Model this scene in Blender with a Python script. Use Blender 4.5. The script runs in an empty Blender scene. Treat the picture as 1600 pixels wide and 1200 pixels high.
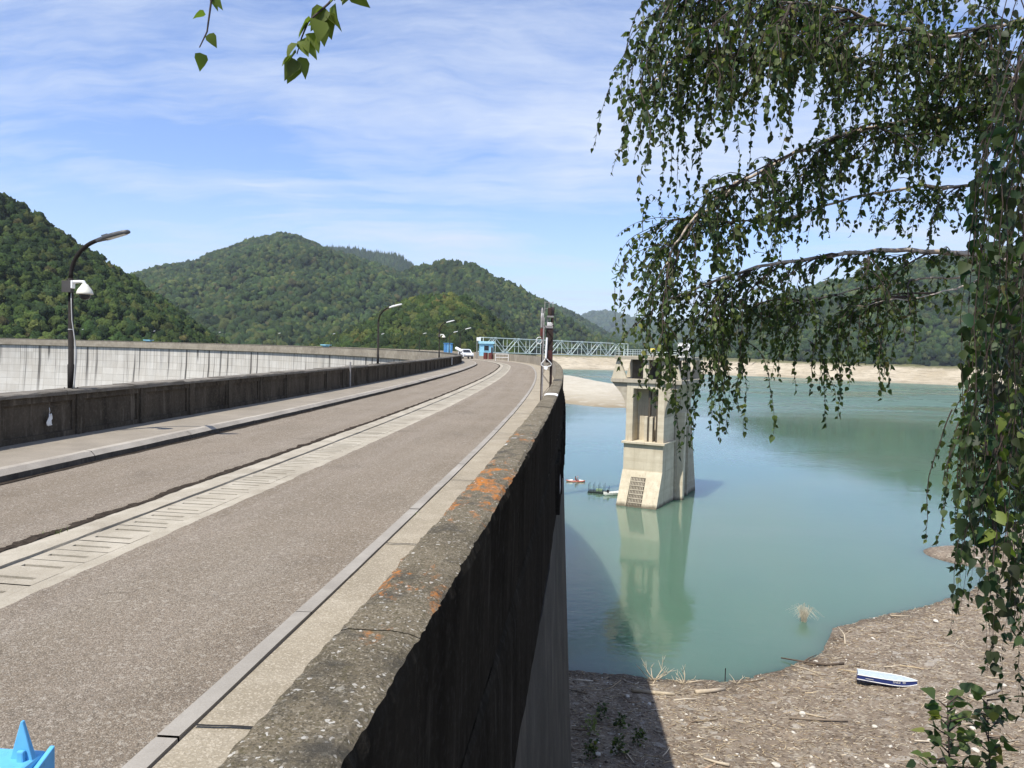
import bpy, bmesh, math, random
import numpy as np
from mathutils import Vector, Matrix
random.seed(7)
rng = np.random.default_rng(11)
SC = bpy.context.scene
COL = SC.collection
R = math.radians
PI = math.pi

# ------------------------------------------------------------------ objects
def tag(o, label=None, cat=None, group=None, kind=None):
    if label: o['label'] = label
    if cat: o['category'] = cat
    if group: o['group'] = group
    if kind: o['kind'] = kind
    return o

def empty(name, loc=(0, 0, 0), rz=0, label=None, cat=None, group=None):
    o = bpy.data.objects.new(name, None)
    COL.objects.link(o)
    o.location = loc
    o.rotation_euler = (0, 0, rz)
    o.empty_display_size = .2
    return tag(o, label, cat, group)

def children(o):
    return [c for c in bpy.data.objects if c.parent == o]

def copy_tree(o, parent=None):
    c = o.copy()
    COL.objects.link(c)
    c.parent = parent
    for ch in children(o):
        copy_tree(ch, c)
    return c

class MB:
    """collects polygons and links them as one mesh object"""
    def __init__(self):
        self.v, self.f, self.uv, self.mi = [], [], [], []
    def add(self, vs, fs, uvs=None, mi=0):
        b = len(self.v)
        self.v += [tuple(p) for p in vs]
        for i, f in enumerate(fs):
            self.f.append(tuple(b + k for k in f))
            self.uv.append(uvs[i] if uvs else None)
            self.mi.append(mi)
        return self
    def hexa(self, c, mi=0):
        return self.add(c, [(0, 3, 2, 1), (4, 5, 6, 7), (0, 1, 5, 4), (1, 2, 6, 5), (2, 3, 7, 6), (3, 0, 4, 7)], None, mi)
    def box(self, x0, x1, y0, y1, z0, z1, mi=0):
        return self.hexa([(x0, y0, z0), (x1, y0, z0), (x1, y1, z0), (x0, y1, z0),
                          (x0, y0, z1), (x1, y0, z1), (x1, y1, z1), (x0, y1, z1)], mi)
    def tube(self, pts, r, n=8, mi=0, cap=True):
        pts = [Vector(p) for p in pts]
        rs = r if isinstance(r, (list, tuple)) else [r] * len(pts)
        rings = []
        ref = None
        for i, p in enumerate(pts):
            t = (pts[min(i + 1, len(pts) - 1)] - pts[max(i - 1, 0)])
            if t.length < 1e-9: t = Vector((0, 0, 1))
            t.normalize()
            if ref is None:
                ref = t.orthogonal().normalized()
            a = (ref - t * ref.dot(t))
            if a.length < 1e-6: a = t.orthogonal()
            a.normalize(); ref = a
            b = t.cross(a)
            rings.append([p + (a * math.cos(2 * PI * k / n) + b * math.sin(2 * PI * k / n)) * rs[i] for k in range(n)])
        vs = [q for ring in rings for q in ring]
        fs = []
        for i in range(len(pts) - 1):
            for k in range(n):
                fs.append((i * n + k, i * n + (k + 1) % n, (i + 1) * n + (k + 1) % n, (i + 1) * n + k))
        if cap:
            fs.append(tuple(reversed(range(n))))
            fs.append(tuple((len(pts) - 1) * n + k for k in range(n)))
        return self.add(vs, fs, None, mi)
    def bar(self, p, q, w, h=None, mi=0, up=(0, 0, 1)):
        p, q = Vector(p), Vector(q); h = h or w
        t = (q - p).normalized(); u = Vector(up)
        s = t.cross(u)
        if s.length < 1e-4: s = t.cross(Vector((1, 0, 0)))
        s.normalize(); u = s.cross(t).normalized()
        c = []
        for e in (p, q):
            c += [e - s * w / 2 - u * h / 2, e + s * w / 2 - u * h / 2, e + s * w / 2 + u * h / 2, e - s * w / 2 + u * h / 2]
        return self.hexa(c, mi)
    def lathe(self, prof, c=(0, 0, 0), n=16, mi=0):
        vs = [(c[0] + r * math.cos(2 * PI * k / n), c[1] + r * math.sin(2 * PI * k / n), c[2] + z) for r, z in prof for k in range(n)]
        fs = [(i * n + k, i * n + (k + 1) % n, (i + 1) * n + (k + 1) % n, (i + 1) * n + k) for i in range(len(prof) - 1) for k in range(n)]
        fs.append(tuple(reversed(range(n))))
        fs.append(tuple((len(prof) - 1) * n + k for k in range(n)))
        return self.add(vs, fs, None, mi)
    def build(self, name, mat=None, parent=None, smooth=False, bevel=0, seg=2):
        me = bpy.data.meshes.new(name)
        me.from_pydata(self.v, [], self.f)
        if any(u is not None for u in self.uv):
            l = me.uv_layers.new(name='UVMap')
            i = 0
            for f, u in zip(self.f, self.uv):
                for k in range(len(f)):
                    if u is not None: l.data[i].uv = u[k]
                    i += 1
        mats = mat if isinstance(mat, (list, tuple)) else [mat]
        for m in mats: me.materials.append(m)
        if len(mats) > 1: me.polygons.foreach_set('material_index', self.mi)
        if smooth: me.polygons.foreach_set('use_smooth', [True] * len(me.polygons))
        me.validate(); me.update()
        o = bpy.data.objects.new(name, me)
        COL.objects.link(o)
        if parent: o.parent = parent
        if bevel:
            m = o.modifiers.new('b', 'BEVEL'); m.width = bevel; m.segments = seg; m.limit_method = 'ANGLE'; m.angle_limit = R(35)
        return o

def np_mesh(name, V, F, mat, tint=None, parent=None, smooth=False, uv=None):
    """V (n,3), F (m,k) arrays; tint (n,3) per vertex"""
    me = bpy.data.meshes.new(name)
    V = np.asarray(V, np.float32); F = np.asarray(F, np.int32)
    m, k = F.shape
    me.vertices.add(len(V)); me.vertices.foreach_set('co', V.ravel())
    me.loops.add(m * k); me.loops.foreach_set('vertex_index', F.ravel())
    me.polygons.add(m)
    me.polygons.foreach_set('loop_start', np.arange(0, m * k, k, dtype=np.int32))
    me.polygons.foreach_set('loop_total', np.full(m, k, np.int32))
    if smooth: me.polygons.foreach_set('use_smooth', np.ones(m, bool))
    if tint is not None:
        a = me.color_attributes.new('tint', 'FLOAT_COLOR', 'POINT')
        c = np.ones((len(V), 4), np.float32); c[:, :3] = tint
        a.data.foreach_set('color', c.ravel())
    if uv is not None:
        l = me.uv_layers.new(name='UVMap')
        l.data.foreach_set('uv', np.asarray(uv, np.float32)[F.ravel()].ravel())
    me.materials.append(mat)
    me.update(calc_edges=True); me.validate()
    o = bpy.data.objects.new(name, me)
    COL.objects.link(o)
    if parent: o.parent = parent
    return o

# ------------------------------------------------------------------ noise in numpy
_T = np.random.default_rng(3).random((256, 256))
def vnoise(x, y):
    xi = np.floor(x).astype(int); yi = np.floor(y).astype(int)
    fx = x - xi; fy = y - yi
    fx = fx * fx * (3 - 2 * fx); fy = fy * fy * (3 - 2 * fy)
    g = lambda a, b: _T[a & 255, b & 255]
    return (g(xi, yi) * (1 - fx) + g(xi + 1, yi) * fx) * (1 - fy) + (g(xi, yi + 1) * (1 - fx) + g(xi + 1, yi + 1) * fx) * fy
def fbm(x, y, o=4):
    x = np.asarray(x, float); y = np.asarray(y, float)
    s = 0; a = .5
    for i in range(o):
        s = s + a * (vnoise(x + 17.3 * i, y + 9.1 * i) - .5); x = x * 2.03; y = y * 2.03; a *= .5
    return s * 2

# ------------------------------------------------------------------ material helper
class NT:
    def __init__(self, name, rough=.8, spec=.3):
        self.m = bpy.data.materials.new(name); self.m.use_nodes = True
        self.t = self.m.node_tree
        self.b = self.t.nodes['Principled BSDF']
        self.b.inputs['Roughness'].default_value = rough
        self.b.inputs['Specular IOR Level'].default_value = spec
        self._c = {}
    def n(self, ty, **kw):
        x = self.t.nodes.new(ty)
        for k, v in kw.items(): setattr(x, k, v)
        return x
    def put(self, sock, v):
        if v is None: return
        if hasattr(v, 'is_output') or isinstance(v, bpy.types.NodeSocket): self.t.links.new(v, sock)
        else:
            if sock.type == 'RGBA' and len(v) == 3: v = (*v, 1)
            sock.default_value = v
    def coord(self, kind='Object'):
        if kind not in self._c:
            if kind == 'pos': self._c[kind] = self.n('ShaderNodeNewGeometry').outputs['Position']
            elif kind == 'normal': self._c[kind] = self.n('ShaderNodeNewGeometry').outputs['Normal']
            else: self._c[kind] = self.n('ShaderNodeTexCoord').outputs[kind]
        return self._c[kind]
    def mp(self, vec, scale=(1, 1, 1), loc=(0, 0, 0), rot=(0, 0, 0)):
        x = self.n('ShaderNodeMapping'); self.put(x.inputs['Vector'], vec)
        x.inputs['Scale'].default_value = scale; x.inputs['Location'].default_value = loc; x.inputs['Rotation'].default_value = rot
        return x.outputs[0]
    def noise(self, vec, scale=1, detail=4, rough=.55, dist=0, out='Fac'):
        x = self.n('ShaderNodeTexNoise'); self.put(x.inputs['Vector'], vec)
        for k, v in (('Scale', scale), ('Detail', detail), ('Roughness', rough), ('Distortion', dist)): x.inputs[k].default_value = v
        return x.outputs[out]
    def vor(self, vec, scale=1, feature='F1', out='Distance', rnd=1):
        x = self.n('ShaderNodeTexVoronoi', feature=feature); self.put(x.inputs['Vector'], vec)
        x.inputs['Scale'].default_value = scale; x.inputs['Randomness'].default_value = rnd
        return x.outputs[out]
    def ramp(self, fac, stops, interp='LINEAR'):
        x = self.n('ShaderNodeValToRGB'); self.put(x.inputs[0], fac)
        x.color_ramp.interpolation = interp
        e = x.color_ramp.elements
        while len(e) < len(stops): e.new(.5)
        for i, (p, c) in enumerate(stops):
            e[i].position = p
            e[i].color = (c, c, c, 1) if not isinstance(c, (tuple, list)) else (*c, 1)
        return x.outputs[0]
    def mr(self, v, a, b, c=0, d=1):
        x = self.n('ShaderNodeMapRange'); self.put(x.inputs[0], v)
        for i, q in enumerate((a, b, c, d)): x.inputs[i + 1].default_value = q
        return x.outputs[0]
    def mix(self, f, a, b, mode='MIX'):
        x = self.n('ShaderNodeMix', data_type='RGBA', blend_type=mode)
        self.put(x.inputs[0], f); self.put(x.inputs[6], a); self.put(x.inputs[7], b)
        return x.outputs[2]
    def math(self, op, a, b=None):
        x = self.n('ShaderNodeMath', operation=op); self.put(x.inputs[0], a); self.put(x.inputs[1], b)
        return x.outputs[0]
    def attr(self, name):
        return self.n('ShaderNodeAttribute', attribute_name=name).outputs['Color']
    def sep(self, v):
        x = self.n('ShaderNodeSeparateXYZ'); self.put(x.inputs[0], v); return x.outputs
    def bump(self, h, strength=.5, dist=.01):
        x = self.n('ShaderNodeBump'); self.put(x.inputs['Height'], h)
        x.inputs['Strength'].default_value = strength; x.inputs['Distance'].default_value = dist
        if self.b.inputs['Normal'].is_linked:
            self.t.links.new(self.b.inputs['Normal'].links[0].from_socket, x.inputs['Normal'])
        self.t.links.new(x.outputs[0], self.b.inputs['Normal'])
    def col(self, v): self.put(self.b.inputs['Base Color'], v); return self
    def rough(self, v): self.put(self.b.inputs['Roughness'], v); return self

MAT = {}
def plain(name, c, rough=.6, metal=0, vary=.25, scale=6, spec=.4):
    """painted or bare surface with slight dirt and tonal wear"""
    if name in MAT: return MAT[name]
    k = NT(name, rough, spec)
    p = k.coord('Object')
    f = k.noise(p, scale, 5, .6)
    dark = tuple(x * (1 - vary) for x in c); lite = tuple(min(1, x * (1 + vary * .5)) for x in c)
    k.col(k.mix(k.mr(f, .3, .7), dark, lite))
    k.b.inputs['Metallic'].default_value = metal
    k.rough(k.mr(k.noise(p, scale * 3, 3), .3, .7, max(.05, rough - .12), min(1, rough + .12)))
    MAT[name] = k.m
    return k.m

def conc(name, base, dark, lite=None, sc=1.0, stain=.5, speck=.5, bump=.4, lines=0, streak=0, uv=False, tide=False):
    """cast concrete: broad stains, aggregate speckle, optional form-board lines and vertical streaks"""
    k = NT(name, .9, .2)
    p = k.coord('pos')
    lite = lite or tuple(min(1, x * 1.25) for x in base)
    c = k.mix(k.mr(k.noise(p, .6 * sc, 6, .65), .3, .72), dark, base)
    c = k.mix(k.mr(k.noise(p, 2.3 * sc, 5, .6), .45, .8, 0, stain), c, lite)
    c = k.mix(k.mr(k.noise(k.mp(p, loc=(7, 3, 1)), 1.1 * sc, 6, .7), .52, .75, 0, stain), c, dark)
    v = k.vor(p, 115 * sc, out='Color')
    c = k.mix(k.math('MULTIPLY', k.mr(k.sep(v)[0], .62, .95), speck * .6), c, lite)
    c = k.mix(k.math('MULTIPLY', k.mr(k.sep(v)[1], .7, .98), speck * .6), c, dark)
    h = k.noise(p, 45 * sc, 4, .7)
    if lines:
        z = k.sep(p)[2]
        fr = k.math('FRACT', k.math('MULTIPLY', z, lines))
        ln = k.mr(fr, 0, .06, 1, 0)
        c = k.mix(k.math('MULTIPLY', ln, .45), c, dark)
        row = k.n('ShaderNodeTexWhiteNoise', noise_dimensions='1D')
        k.put(row.inputs['W'], k.math('FLOOR', k.math('MULTIPLY', z, lines)))
        c = k.mix(k.mr(row.outputs['Value'], 0, 1, 0, .3), c, lite)
    if streak:
        s = k.noise(k.mp(p, (2.2, 2.2, .09)), 1, 6, .65)
        c = k.mix(k.mr(s, .5, .72, 0, streak), c, dark)
    if tide:                                   # wet foot, drawdown rings and mud left by the lake
        z = k.math('ADD', k.sep(p)[2], k.math('MULTIPLY', k.noise(k.mp(p, (1, 1, .2)), .8, 5, .7), .9))
        c = k.mix(k.mr(k.noise(k.mp(p, (.04, .04, 1.6)), 1, 5, .7), .55, .7, 0, .45), c, dark)
        c = k.mix(k.mr(z, -21.2, -20.7, .85, 0), c, (.07, .062, .04))
        c = k.mix(k.mr(k.noise(k.mp(p, (3, 3, .10), (5, 2, 0)), 1, 5, .6), .60, .72, 0, .55), c, (.20, .12, .06))
    k.col(c)
    k.bump(h, bump, .012)
    MAT[name] = k.m
    return k
# ------------------------------------------------------------------ camera
EY = 1.7
cam = bpy.data.cameras.new('camera'); co = bpy.data.objects.new('camera', cam); COL.objects.link(co)
cam.sensor_width = 36; cam.lens = 27; cam.clip_start = .05; cam.clip_end = 20000
th = math.atan(57.9 / 1200); ro = .0245
f_ = Vector((0, math.cos(th), -math.sin(th))); u_ = Vector((0, math.sin(th), math.cos(th))); r_ = Vector((1, 0, 0))
rr = r_ * math.cos(ro) + u_ * math.sin(ro); uu = -r_ * math.sin(ro) + u_ * math.cos(ro)
co.matrix_world = Matrix(((rr.x, uu.x, -f_.x, 0), (rr.y, uu.y, -f_.y, 0), (rr.z, uu.z, -f_.z, EY), (0, 0, 0, 1)))
SC.camera = co

# ------------------------------------------------------------------ light
SUN = Vector((-.34, -.5, 1)).normalized()
ld = bpy.data.lights.new('sun', 'SUN'); ld.energy = 4.4; ld.angle = R(.53); ld.color = (1, .955, .88)
lo = bpy.data.objects.new('sun', ld); COL.objects.link(lo)
lo.rotation_euler = SUN.to_track_quat('Z', 'Y').to_euler()
W = bpy.data.worlds.new('World'); SC.world = W; W.use_nodes = True
def build_world():
    t = W.node_tree; bg = t.nodes['Background']
    k = NT.__new__(NT); k.t = t; k._c = {}
    sky = t.nodes.new('ShaderNodeTexSky'); sky.sky_type = 'NISHITA'; sky.sun_disc = False
    sky.sun_elevation = math.asin(SUN.z); sky.sun_rotation = math.atan2(SUN.x, SUN.y)
    sky.altitude = 700; sky.air_density = 1.0; sky.dust_density = .25; sky.ozone_density = 4.0
    d = k.coord('Generated')
    x, y, z = k.sep(d)
    zz = k.math('ADD', k.math('MAXIMUM', z, 0.0), .16)
    cb = t.nodes.new('ShaderNodeCombineXYZ')
    k.put(cb.inputs[0], k.math('DIVIDE', x, zz)); k.put(cb.inputs[1], k.math('DIVIDE', y, zz))
    p = cb.outputs[0]
    wp = k.n('ShaderNodeVectorMath', operation='MULTIPLY_ADD')
    k.put(wp.inputs[0], k.noise(p, .9, 4, .6, out='Color')); wp.inputs[1].default_value = (.5, .5, .5); k.put(wp.inputs[2], p)
    pw = wp.outputs[0]
    n2 = k.noise(k.mp(pw, (.55, .8, 1), rot=(0, 0, R(38)), loc=(2.3, .9, 0)), .85, 5, .55)        # where the veils lie
    n1 = k.noise(k.mp(pw, (.42, 2.1, 1), rot=(0, 0, R(30)), loc=(.35, .2, 0)), 1.5, 12, .66)      # long combed streaks
    n3 = k.noise(k.mp(pw, (.9, 2.4, 1), rot=(0, 0, R(22)), loc=(1, 5, 0)), 4.2, 10, .68)          # fine fibres
    v = k.math('ADD', k.math('MULTIPLY', n2, 1.15), k.math('ADD', k.math('MULTIPLY', n1, .85), k.math('MULTIPLY', n3, .30)))
    m = k.mr(v, 1.03, 1.40, 0.02, .93)
    hz = k.mr(z, .0, .2, .40, 0)                          # thin veil near the horizon
    m = k.math('MAXIMUM', m, hz)
    # a small bright cumulus low over the left valley
    skyc = k.mix(1.0, sky.outputs[0], (1.12, 1.14, 1.34), 'MULTIPLY')
    c = k.mix(m, skyc, (5.2, 5.75, 6.7))
    k.put(bg.inputs[0], c); bg.inputs[1].default_value = .105
build_world()
SC.view_settings.view_transform = 'Standard'; SC.view_settings.look = 'None'
SC.view_settings.exposure = 0.6; SC.view_settings.gamma = 1; SC.view_settings.use_curve_mapping = False
SC.render.engine = 'CYCLES'
SC.cycles.use_denoising = True
SC.cycles.max_bounces = 6; SC.cycles.transparent_max_bounces = 8
SC.cycles.volume_bounces = 0

# ------------------------------------------------------------------ crest curve (outer top edge of the upstream parapet)
X0, Y0, R1, R2 = 2.98, 65.24, 617.0, 118.3
def cur(s, off=0., z=0.):
    r = R1 if s < 0 else R2
    a = s / r
    return (X0 - r + (r - off) * math.cos(a), Y0 + (r - off) * math.sin(a), z)
def ang(s): return s / (R1 if s < 0 else R2)
def srange(s0, s1, near=.05, grow=.012, lim=1.6):
    out = [s0]
    while out[-1] < s1:
        d = abs(out[-1] + 65) if out[-1] < 20 else 85
        out.append(min(s1, out[-1] + min(lim, max(near, d * grow))))
    return out
def ribbon(mb, prof, ss, jit=None, mi=0):
    """loft of the profile [(offset, z)] along the crest, UV = metres along, metres across"""
    acc = [0]
    for a, b in zip(prof, prof[1:]): acc.append(acc[-1] + math.hypot(b[0] - a[0], b[1] - a[1]))
    vs, uvv = [], []
    for s in ss:
        for j, (o, z) in enumerate(prof):
            do, dz = jit(s, j, o, z) if jit else (0, 0)
            vs.append(cur(s, o + do, z + dz)); uvv.append((s, acc[j]))
    n = len(prof); fs = []; us = []
    for i in range(len(ss) - 1):
        for j in range(n - 1):
            q = (i * n + j, (i + 1) * n + j, (i + 1) * n + j + 1, i * n + j + 1)
            fs.append(q); us.append([uvv[w] for w in q])
    return mb.add(vs, fs, us, mi)
def cbox(mb, s0, s1, o0, o1, z0, z1, mi=0):
    c = [cur(s0, o0, z0), cur(s1, o0, z0), cur(s1, o1, z0), cur(s0, o1, z0), cur(s0, o0, z1), cur(s1, o0, z1), cur(s1, o1, z1), cur(s0, o1, z1)]
    b = len(mb.v); mb.v += c
    for f in [(0, 1, 2, 3), (4, 7, 6, 5), (0, 4, 5, 1), (1, 5, 6, 2), (2, 6, 7, 3), (3, 7, 4, 0)]:
        mb.f.append(tuple(b + k for k in f)); mb.uv.append([(s0, 0)] * 4); mb.mi.append(mi)
S0, S1 = -68.5, 222.

# ------------------------------------------------------------------ crest materials
def asphalt():
    k = NT('worn_asphalt', 1.0, .05); p = k.coord('pos')
    base = k.mix(k.mr(k.noise(p, .55, 5, .6), .3, .7), (.190, .155, .115), (.250, .205, .155))
    base = k.mix(k.mr(k.noise(k.mp(p, (1, .25, 1)), 1.2, 4), .5, .75, 0, .5), base, (.265, .23, .18))
    uv = k.coord('UV')
    base = k.mix(k.mr(k.noise(k.mp(uv, (.06, 2.6, 1)), 1, 4, .55), .42, .62, 0, .45), base, (.28, .238, .192))
    base = k.mix(k.mr(k.noise(k.mp(p, (1, 1, 1), (3, 8, 1)), .9, 6, .7), .56, .70, 0, .6), base, (.135, .110, .085))
    cr = k.vor(k.mix(.35, p, k.noise(p, 2.5, 4, .6, out='Color')), .42, feature='DISTANCE_TO_EDGE')
    crack = k.math('MULTIPLY', k.mr(cr, .001, .006, 1, 0), k.mr(k.noise(p, .5, 3), .60, .66))
    v = k.vor(p, 125, out='Color'); s = k.sep(v)
    d = k.vor(p, 125)
    chip = k.math('MULTIPLY', k.mr(s[0], .55, .75), k.mr(d, .25, .6, 1, 0))
    base = k.mix(k.math('MULTIPLY', chip, .75), base, (.44, .40, .335))
    pit = k.math('MULTIPLY', k.mr(s[1], .55, .8), k.mr(d, .3, .6, .6, 1))
    base = k.mix(k.math('MULTIPLY', pit, .55), base, (.055, .048, .04))
    v2 = k.sep(k.vor(p, 52, out='Color'))
    base = k.mix(k.mr(v2[0], .86, .98, 0, .45), base, (.42, .38, .315))
    base = k.mix(k.math('MULTIPLY', crack, .5), base, (.035, .03, .025))
    k.col(base); k.bump(k.math('ADD', k.noise(p, 110, 4, .7), k.mr(d, 0, .7, .5, 0)), .9, .008)
    return k.m
M_ASPH = asphalt()
M_SLAB = conc('aggregate_slab', (.315, .27, .195), (.22, .187, .135), (.47, .415, .325), sc=1.0, speck=1, bump=.7).m
M_STRIP = conc('smooth_strip', (.33, .305, .265), (.22, .2, .17), sc=1.5, speck=.3, bump=.2).m
M_DRAIN = conc('drain_concrete', (.42, .375, .295), (.24, .208, .155), (.54, .495, .405), sc=1.4, speck=.5, bump=.4).m
M_KERB = conc('kerb_concrete', (.40, .36, .30), (.25, .22, .18), sc=1.3, speck=.5, bump=.4).m
M_WALK = conc('sidewalk_concrete', (.275, .24, .19), (.19, .165, .13), sc=.9, speck=.6, bump=.4).m
M_GAP = plain('dark_gap', (.02, .018, .015), .95)

def wall_cap():
    """weathered parapet top: grey-brown speckled concrete, dark algae, orange lichen, a dash of white paint"""
    k = NT('lichen_concrete', .95, .15); p = k.coord('pos')
    uv = k.coord('UV'); s = k.sep(uv)[0]
    c = k.mix(k.mr(k.noise(p, 1.6, 6, .65), .3, .7), (.095, .079, .052), (.215, .178, .120))
    v = k.sep(k.vor(k.mix(.012, p, k.noise(p, 60, 3, .6, out='Color')), 200, out='Color'))
    c = k.mix(k.mr(v[0], .78, .95, 0, .6), c, (.40, .355, .275))
    v3 = k.sep(k.vor(p, 52, out='Color')); c = k.mix(k.mr(v3[0], .9, .98, 0, .4), c, (.31, .27, .20))
    c = k.mix(k.mr(v[1], .6, .9, 0, .6), c, (.040, .034, .022))
    w4 = k.sep(k.vor(k.mix(.02, p, k.noise(p, 40, 3, .6, out='Color')), 115, out='Color')); c = k.mix(k.mr(w4[0], .965, .99, 0, .75), c, (.62, .59, .52)); c = k.mix(k.mr(w4[1], .88, .95, 0, .7), c, (.10, .085, .045))
    c = k.mix(k.mr(k.noise(k.mp(p, loc=(4, 1, 2)), 3.2, 6, .7), .55, .68, 0, .8), c, (.05, .047, .04))
    c = k.mix(k.mr(k.noise(k.mp(p, loc=(9, 9, 2)), 14, 5, .75), .62, .7, 0, .6), c, (.45, .43, .37))
    # orange lichen: a large colony by s=-60.7 and scattered small ones nearer
    def bumpf(c0, w):
        d = k.math('DIVIDE', k.math('SUBTRACT', s, c0), w)
        return k.math('MAXIMUM', k.math('SUBTRACT', 1.0, k.math('MULTIPLY', d, d)), 0.0)
    loc = k.math('MAXIMUM', bumpf(-60.65, 1.35), k.math('MULTIPLY', k.math('MAXIMUM', bumpf(-62.75, .6), bumpf(-58.2, .6)), .66))
    n = k.noise(k.mp(p, (2.2, 1.1, 1)), 3.6, 7, .68, .3)
    l = k.mr(k.math('ADD', n, k.math('MULTIPLY', loc, .165)), .635, .72)
    l = k.math('MULTIPLY', l, k.mr(loc, .05, .3))
    l = k.math('MULTIPLY', l, k.mr(k.noise(p, 30, 5, .75), .40, .56, .12, 1))
    c = k.mix(l, c, (.46, .165, .03))
    w = k.math('MULTIPLY', bumpf(-51.3, .34), k.mr(k.noise(p, 9, 5, .7), .34, .42))
    c = k.mix(k.mr(w, .2, .45), c, (.86, .85, .82))
    w = k.math('MULTIPLY', k.math('MAXIMUM', bumpf(-58.4, .5), bumpf(-57.2, .5)), k.mr(k.noise(k.mp(p, (1, 2, 1)), 7, 4, .6), .64, .68))
    c = k.mix(w, c, (.8, .79, .75))
    k.col(c); k.bump(k.noise(p, 38, 6, .75), .8, .02)
    return k.m
M_CAP = wall_cap()
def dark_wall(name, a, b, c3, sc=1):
    """concrete blackened by stains running down in streaks and by painted-in shade"""
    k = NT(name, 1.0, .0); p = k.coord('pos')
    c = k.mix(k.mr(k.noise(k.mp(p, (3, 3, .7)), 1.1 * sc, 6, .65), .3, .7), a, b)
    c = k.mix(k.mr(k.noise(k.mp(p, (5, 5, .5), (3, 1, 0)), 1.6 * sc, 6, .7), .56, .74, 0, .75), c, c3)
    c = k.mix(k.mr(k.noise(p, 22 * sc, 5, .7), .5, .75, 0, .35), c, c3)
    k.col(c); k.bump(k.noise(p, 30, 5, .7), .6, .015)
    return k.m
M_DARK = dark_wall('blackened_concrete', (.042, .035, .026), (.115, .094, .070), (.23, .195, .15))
M_SKIRT = dark_wall('upstream_blackened', (.016, .014, .011), (.036, .031, .024), (.085, .076, .062))  # black stain, darkened further to carry the shade of the water side
M_COPE = conc('stained_coping', (.20, .175, .14), (.08, .07, .055), (.34, .31, .26), sc=1.6, speck=.5, bump=.5).m
def arch_face():
    k = NT('arch_dam_concrete', .9, .2); uv = k.coord('UV'); p = k.coord('pos')
    s, d, _ = k.sep(uv)
    br = k.n('ShaderNodeTexBrick'); k.put(br.inputs['Vector'], uv); br.offset = .0; br.squash = 1
    for nm, v in (('Scale', 1.0), ('Mortar Size', .045), ('Mortar Smooth', .3), ('Bias', 0), ('Brick Width', 3.1), ('Row Height', 1.5)): br.inputs[nm].default_value = v
    br.inputs['Color1'].default_value = (.47, .445, .395, 1); br.inputs['Color2'].default_value = (.57, .545, .49, 1); br.inputs['Mortar'].default_value = (.30, .275, .235, 1)
    c = br.outputs[0]
    c = k.mix(k.mr(k.noise(uv, .35, 6, .65), .35, .7, .0, .6), c, (.43, .39, .325))
    c = k.mix(k.mr(k.noise(k.mp(uv, (.9, .12, 1)), 1, 6, .6), .5, .75, 0, .5), c, (.62, .60, .55))
    # water stains running down from under the crest, each of its own length
    st = k.noise(k.mp(uv, (.8, .012, 1)), 1, 4, .55)
    ln = k.noise(k.mp(uv, (.35, .0, 1), (5, 2, 0)), 1, 2, .5)
    reach = k.mr(ln, .32, .66, 2.0, 16)
    fade = k.math('SUBTRACT', 1.0, k.math('DIVIDE', d, reach))
    m = k.math('MULTIPLY', k.mr(st, .53, .61), k.mr(fade, 0, .6))
    fine = k.noise(k.mp(uv, (4.2, .03, 1)), 1, 4, .6)
    m = k.math('MAXIMUM', m, k.math('MULTIPLY', k.mr(fine, .50, .64), k.mr(d, .6, 6.0, .9, 0)))
    c = k.mix(k.math('MULTIPLY', m, .9), c, (.055, .05, .045))
    k.col(c); k.bump(k.noise(p, 3, 5, .7), .3, .03)
    return k.m
M_FACE = arch_face()
M_UP = conc('upstream_face_concrete', (.070, .062, .050), (.022, .02, .016), (.15, .135, .11), sc=.5, speck=.3, streak=.9, bump=.4).m

# ------------------------------------------------------------------ the dam
dam = empty('arch_dam', cur(0, 4, 0), 0, 'pale curved concrete arch dam carrying the road, dark water stains down its far face', 'dam')
IM = Matrix.Translation(-Vector(dam.location))
def under(o, parent):
    """parent while keeping the world place of geometry built in world coordinates"""
    o.parent = parent
    l = Vector((0, 0, 0)); q = parent
    while q: l += Vector(q.location); q = q.parent
    o.location = -l
    return o
m = MB(); ribbon(m, [(7.62, -.62), (7.66, -1.6), (7.75, -4), (8.3, -9), (9.4, -16), (11, -25), (13.5, -38), (16, -62)], srange(S0, S1, .8, .02, 1.6))
under(m.build('downstream_face', M_FACE, smooth=True), dam)
m = MB(); ribbon(m, [(7.62, -.62), (8.05, -.5), (8.07, .16)], srange(S0, S1, .4, .015, 1.5), lambda s, j, o, z: (.015 * fbm(s * .9, z * 3 + 5), 0))
M_BEAM = conc('crest_beam_concrete', (.37, .325, .25), (.19, .16, .12), (.48, .44, .36), sc=.6, speck=.3, streak=.6, bump=.5).m
under(m.build('crest_beam', M_BEAM), dam)
m = MB(); ribbon(m, [(-.06, -1.02), (-.0, -1.04), (-.01, -1.1), (-.12, -3.5), (-.42, -9), (-.85, -16), (-1.3, -24), (-2.1, -34), (-3, -60)], srange(S0, S1, .5, .02, 1.6), lambda s, j, o, z: (-.05 * fbm(s * .5, j * .8), 0))
under(m.build('upstream_face', M_UP, smooth=True), dam)
m = MB()
ribbon(m, [(.0, .02), (-.02, -.02), (-.03, -.12), (-.05, -.92), (-.06, -1.02)], srange(S0, S1, .1, .02, 1.5), lambda s, j, o, z: (.012 * fbm(s * 2.1, j * 3.), .01 * fbm(s * 1.7, j + 9.)))
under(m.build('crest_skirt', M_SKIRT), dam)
def rib(s0, s1, z0, z1, t=.05):
    o = lambda z: -.03 - (.02 * (-.12 - z) / .8)
    c = []
    for z in (z0, z1):
        c += [cur(s0, o(z) + .02, z), cur(s1, o(z) + .02, z), cur(s1, o(z) - t, z), cur(s0, o(z) - t, z)]
    m.hexa(c)
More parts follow.
